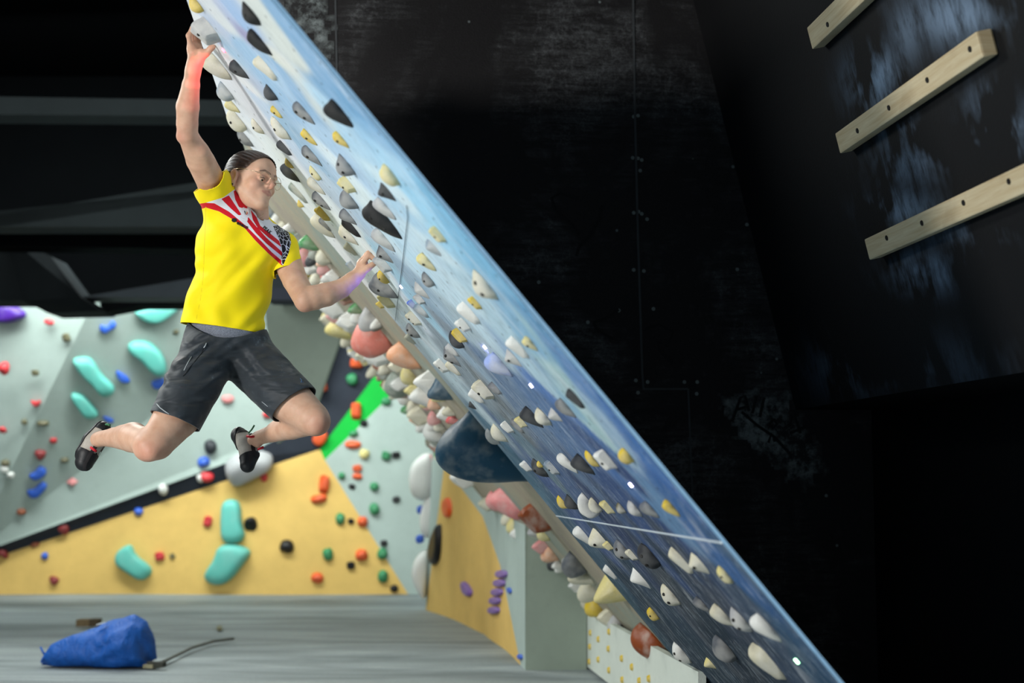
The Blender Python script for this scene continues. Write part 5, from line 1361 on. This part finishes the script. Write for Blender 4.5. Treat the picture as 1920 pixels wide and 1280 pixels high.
# ---- shorts
hR, nR = J(331, 783, 4.66), vdir(-.33, .90, -.28); hL, nL = J(543, 748, 4.77), vdir(.60, .74, -.30)
def shorts(p):
    d = sd_ell(p, J(426, 645, 4.95), (.142, .110, .095), FW)
    d = smin(d, sd_ell(p, J(425, 622, 4.95), (.138, .106, .08), FW), .03)
    r_ = chain(p, [(J(392, 665, 4.91), .098), (J(358, 728, 4.82), .094), (J(328, 790, 4.735), .0865)], .03)
    l_ = chain(p, [(J(462, 668, 4.97), .098), (J(505, 712, 4.91), .093), (J(552, 758, 4.83), .0880)], .03)
    d = smin(smin(d, r_, .035), l_, .022)
    d = d + wrink(p, [(vdir(.5, .86, 0), 120, 0, .0070, J(365, 675, 4.82), .075), (vdir(-.35, .95, 0), 95, 1, .0075, J(335, 712, 4.77), .07), (vdir(.75, -.65, 0), 90, 2, .0070, J(470, 690, 4.87), .08),
                      (vdir(.45, .9, 0), 110, .5, .0055, J(420, 700, 4.82), .08), (vdir(.2, .98, 0), 130, .5, .0040, J(400, 648, 4.84), .10), (vdir(.9, .4, 0), 60, 1.2, .0040, J(520, 730, 4.8), .08), (vdir(1, .3, 0), 70, .2, .0050, J(330, 765, 4.66), .07),
                      (vdir(.5, .87, 0), 150, 1.0, .0035, J(440, 665, 4.83), .10), (vdir(.65, -.75, 0), 120, 1.0, .0045, J(500, 680, 4.86), .06)])
    return d
cx_ = J(441, 0, 4.9)[0]
def shorts_clip(p):
    w = (p[..., 2] - (J(424, 634, 4.86)[2] + .042 * ((p[..., 0] - J(434, 0, 4.94)[0]) / .12) ** 2))
    r_ = (p - hR) @ nR; l_ = (p - hL) @ nL
    return np.maximum(w, np.where(p[..., 0] < cx_, r_, l_))
lo2 = np.min([J(262, 830, 4.56), J(262, 830, 5.12)], 0); hi2 = np.max([J(600, 590, 4.56), J(600, 590, 5.12)], 0)
Vq, Fq_ = surf_nets(shorts, lo2, hi2, .0048)
Vq, Fq_ = clip_field(Vq, Fq_, shorts_clip)
t = NT('shorts_fabric'); n1 = t.noise(260, 2, .6, t.coord()); n2 = t.noise(11, 4, .6, t.coord()); n3 = t.noise(90, 4, .8, t.coord())
c = t.mix(t.mapr(n2, .3, .7), lin((30, 36, 41)), lin((45, 53, 60))); c = t.mix(t.mapr(t.math('MULTIPLY', n3, n2), .33, .45, 0, .35), c, lin((120, 135, 145)))
t.base(c); t.rough(.62); t.b.inputs['Specular IOR Level'].default_value = .4; t.b.inputs['Sheen Weight'].default_value = .15
nf = t.noise(1, 2, .45, t.coord((7, 7, 20), (0, -.55, 0)), .35); t.bump(nf, .8, .03)
sh = pmesh('shorts', Vq, Fq_, t.m, solid=.003); sh['label'] = 'black knee length sports shorts'
bvh_q = BVHTree.FromPolygons([Vector(v) for v in Vq], Fq_)
def strip_on(name, bv, pts, w, mat, par, off=.002):
    q = []
    for x, y in pts:
        r_ = ray(x, y).normalized(); loc, nrm, i, d = bv.ray_cast(CAMP_, r_)
        if loc is not None: q.append(loc - r_ * off - Vector(PR.tolist()))
    if len(q) > 1: return tube(name, q, w, mat, par, 6)
M_ZIP = plain('reflective_grey', (168, 176, 180), .35, bump=0)
strip_on('pocket_zip', bvh_q, [(385, 648), (378, 662), (366, 676), (355, 690), (343, 705)], .0013, plain('zip_dark', (14, 16, 18), .4, bump=0), sh)
strip_on('zip_glint', bvh_q, [(359, 668), (352, 680), (345, 694)], .0016, M_ZIP, sh)
strip_on('zip_pull', bvh_q, [(387, 643), (385, 648), (382, 652)], .0022, M_ZIP, sh)
strip_on('hem_stripe', bvh_q, [(294, 757), (300, 764), (308, 770), (317, 776)], .0018, M_ZIP, sh)
strip_on('leg_logo', bvh_q, [(563, 709), (566, 713), (564, 716), (569, 716)], .0012, plain('logo_blue', (84, 120, 160), .5, bump=0), sh)
strip_on('side_logo', bvh_q, [(491, 753), (496, 757), (502, 762)], .0012, M_ZIP, sh)
# ---- necklace
tube('necklace', [Vector((J(*a) - PR).tolist()) for a in [(473, 399, 4.885), (478, 405, 4.882), (485, 408, 4.882), (491, 405, 4.89), (494, 400, 4.90)]], .0008, M_GOLD, person, 6)
# ---- climbing shoes
M_SHG = plain('shoe_grey_leather', (176, 170, 160), .7, scale=60); M_RUB = plain('shoe_black_rubber', (24, 25, 28), .5, scale=50)
M_RED = plain('shoe_red_tab', (200, 30, 48), .6); M_GRN = plain('shoe_green_tab', (60, 120, 84), .6); M_SDK = plain('shoe_dark_lining', (40, 38, 40), .8)
def shoe(parts_, axis0, axis1, sole_n, ankle, ankle_n, label, tabs, straps):
    def f(p): return chain(p, parts_, .02)
    pts = np.array([a for a, r in parts_]); lo = pts.min(0) - .05; hi = pts.max(0) + .05
    ax = axis1 - axis0; Lx = np.linalg.norm(ax); ax = ax / Lx
    T = lambda p: ((p - axis0) @ ax) / Lx
    ank = lambda p: ((p - ankle) @ ankle_n)                         # opening
    V0, F0 = surf_nets(f, lo, hi, .0032)
    V1, F1 = clip_field(V0, F0, ank)
    root = pmesh('climbing_shoe', V1, F1, M_SHG, solid=.002); root['label'] = label
    def shell(name, off, g, mat):
        Va, Fa_ = surf_nets(lambda p: f(p) - off, lo, hi, .0032); Va, Fa_ = clip_field(Va, Fa_, g)
        if not len(Fa_): return
        par_ = list(range(len(Va)))                       # keep the largest island
        def fnd(i):
            while par_[i] != i: par_[i] = par_[par_[i]]; i = par_[i]
            return i
        for f_ in Fa_:
            for b_ in f_[1:]: par_[fnd(b_)] = fnd(f_[0])
        rt_ = [fnd(f_[0]) for f_ in Fa_]; big = max(set(rt_), key=rt_.count); Fa_ = [f_ for f_, r_ in zip(Fa_, rt_) if r_ == big]
        us_ = sorted({i for f_ in Fa_ for i in f_}); mp_ = {o_: n_ for n_, o_ in enumerate(us_)}; Va = Va[us_]; Fa_ = [tuple(mp_[i] for i in f_) for f_ in Fa_]
        o = newmesh(name, Va - PR, Fa_, mat, root); m = o.modifiers.new('rubber', 'SOLIDIFY'); m.thickness = off * .9; m.offset = -1
    shell('toe_cap', .0022, lambda p: np.maximum(.66 - T(p), -1), M_RUB)
    shell('heel_cap', .0020, lambda p: np.maximum(T(p) - .10, ank(p) + .004), M_RUB)
    c0 = axis0 + ax * Lx * .5
    shell('sole', .0042, lambda p: np.maximum(((p - c0) @ sole_n) * -1 + .029, T(p) - 1.6), M_RUB)
    for t0, t1 in straps:
        shell('strap', .0040, lambda p: np.maximum(np.maximum(t0 - T(p), T(p) - t1), np.maximum(ank(p) + .002, ((p - c0) @ sole_n) - .010)), M_SHG)
    Vc, Fc_ = surf_nets(lambda p: f(p) - .0035, lo, hi, .0032)
    Vc, Fc_ = clip_field(Vc, Fc_, lambda p: np.maximum(ank(p), -ank(p) - .008))
    if len(Fc_): newmesh('collar', Vc - PR, Fc_, M_SDK, root)
    for pts_, r, m, nm in tabs: tube(nm, [Vector((J(*a) - PR).tolist()) for a in pts_], r, m, root, 8)
    return root
shoe([(J(192, 806, 5.07), .0290), (J(176, 828, 5.055), .0370), (J(163, 852, 5.04), .0360), (J(158, 866, 5.03), .0300)],
     J(196, 800, 5.07), J(156, 872, 5.03), vdir(-.82, -.45, .30), J(188, 822, 5.02), vdir(.80, .30, -.40), 'climbing shoe on the foot at the left, grey with black toe',
     [([(196, 797, 5.06), (201, 795, 5.05), (206, 797, 5.04)], .004, M_GRN, 'pull_tab'), ([(170, 838, 4.99), (176, 843, 4.985), (181, 846, 4.99)], .0045, M_RED, 'strap_tab')], [(.38, .54)])
shoe([(J(449, 816, 5.09), .0270), (J(464, 832, 5.06), .0370), (J(467, 852, 5.03), .0330), (J(464, 872, 5.0), .0240)],
     J(446, 806, 5.08), J(464, 884, 5.0), vdir(-.88, .10, .35), J(477, 823, 5.04), vdir(.70, -.35, -.20), 'climbing shoe pointing straight down, grey with black toe and heel',
     [([(466, 812, 5.03), (472, 805, 5.03), (477, 797, 5.03)], .003, M_GRN, 'pull_tab'), ([(463, 817, 5.0), (470, 819, 4.99), (476, 818, 5.0)], .0045, M_RED, 'strap_tab'), ([(484, 842, 5.0), (489, 840, 4.995), (494, 838, 5.0)], .0045, M_RED, 'strap_tab')], [(.30, .44)])
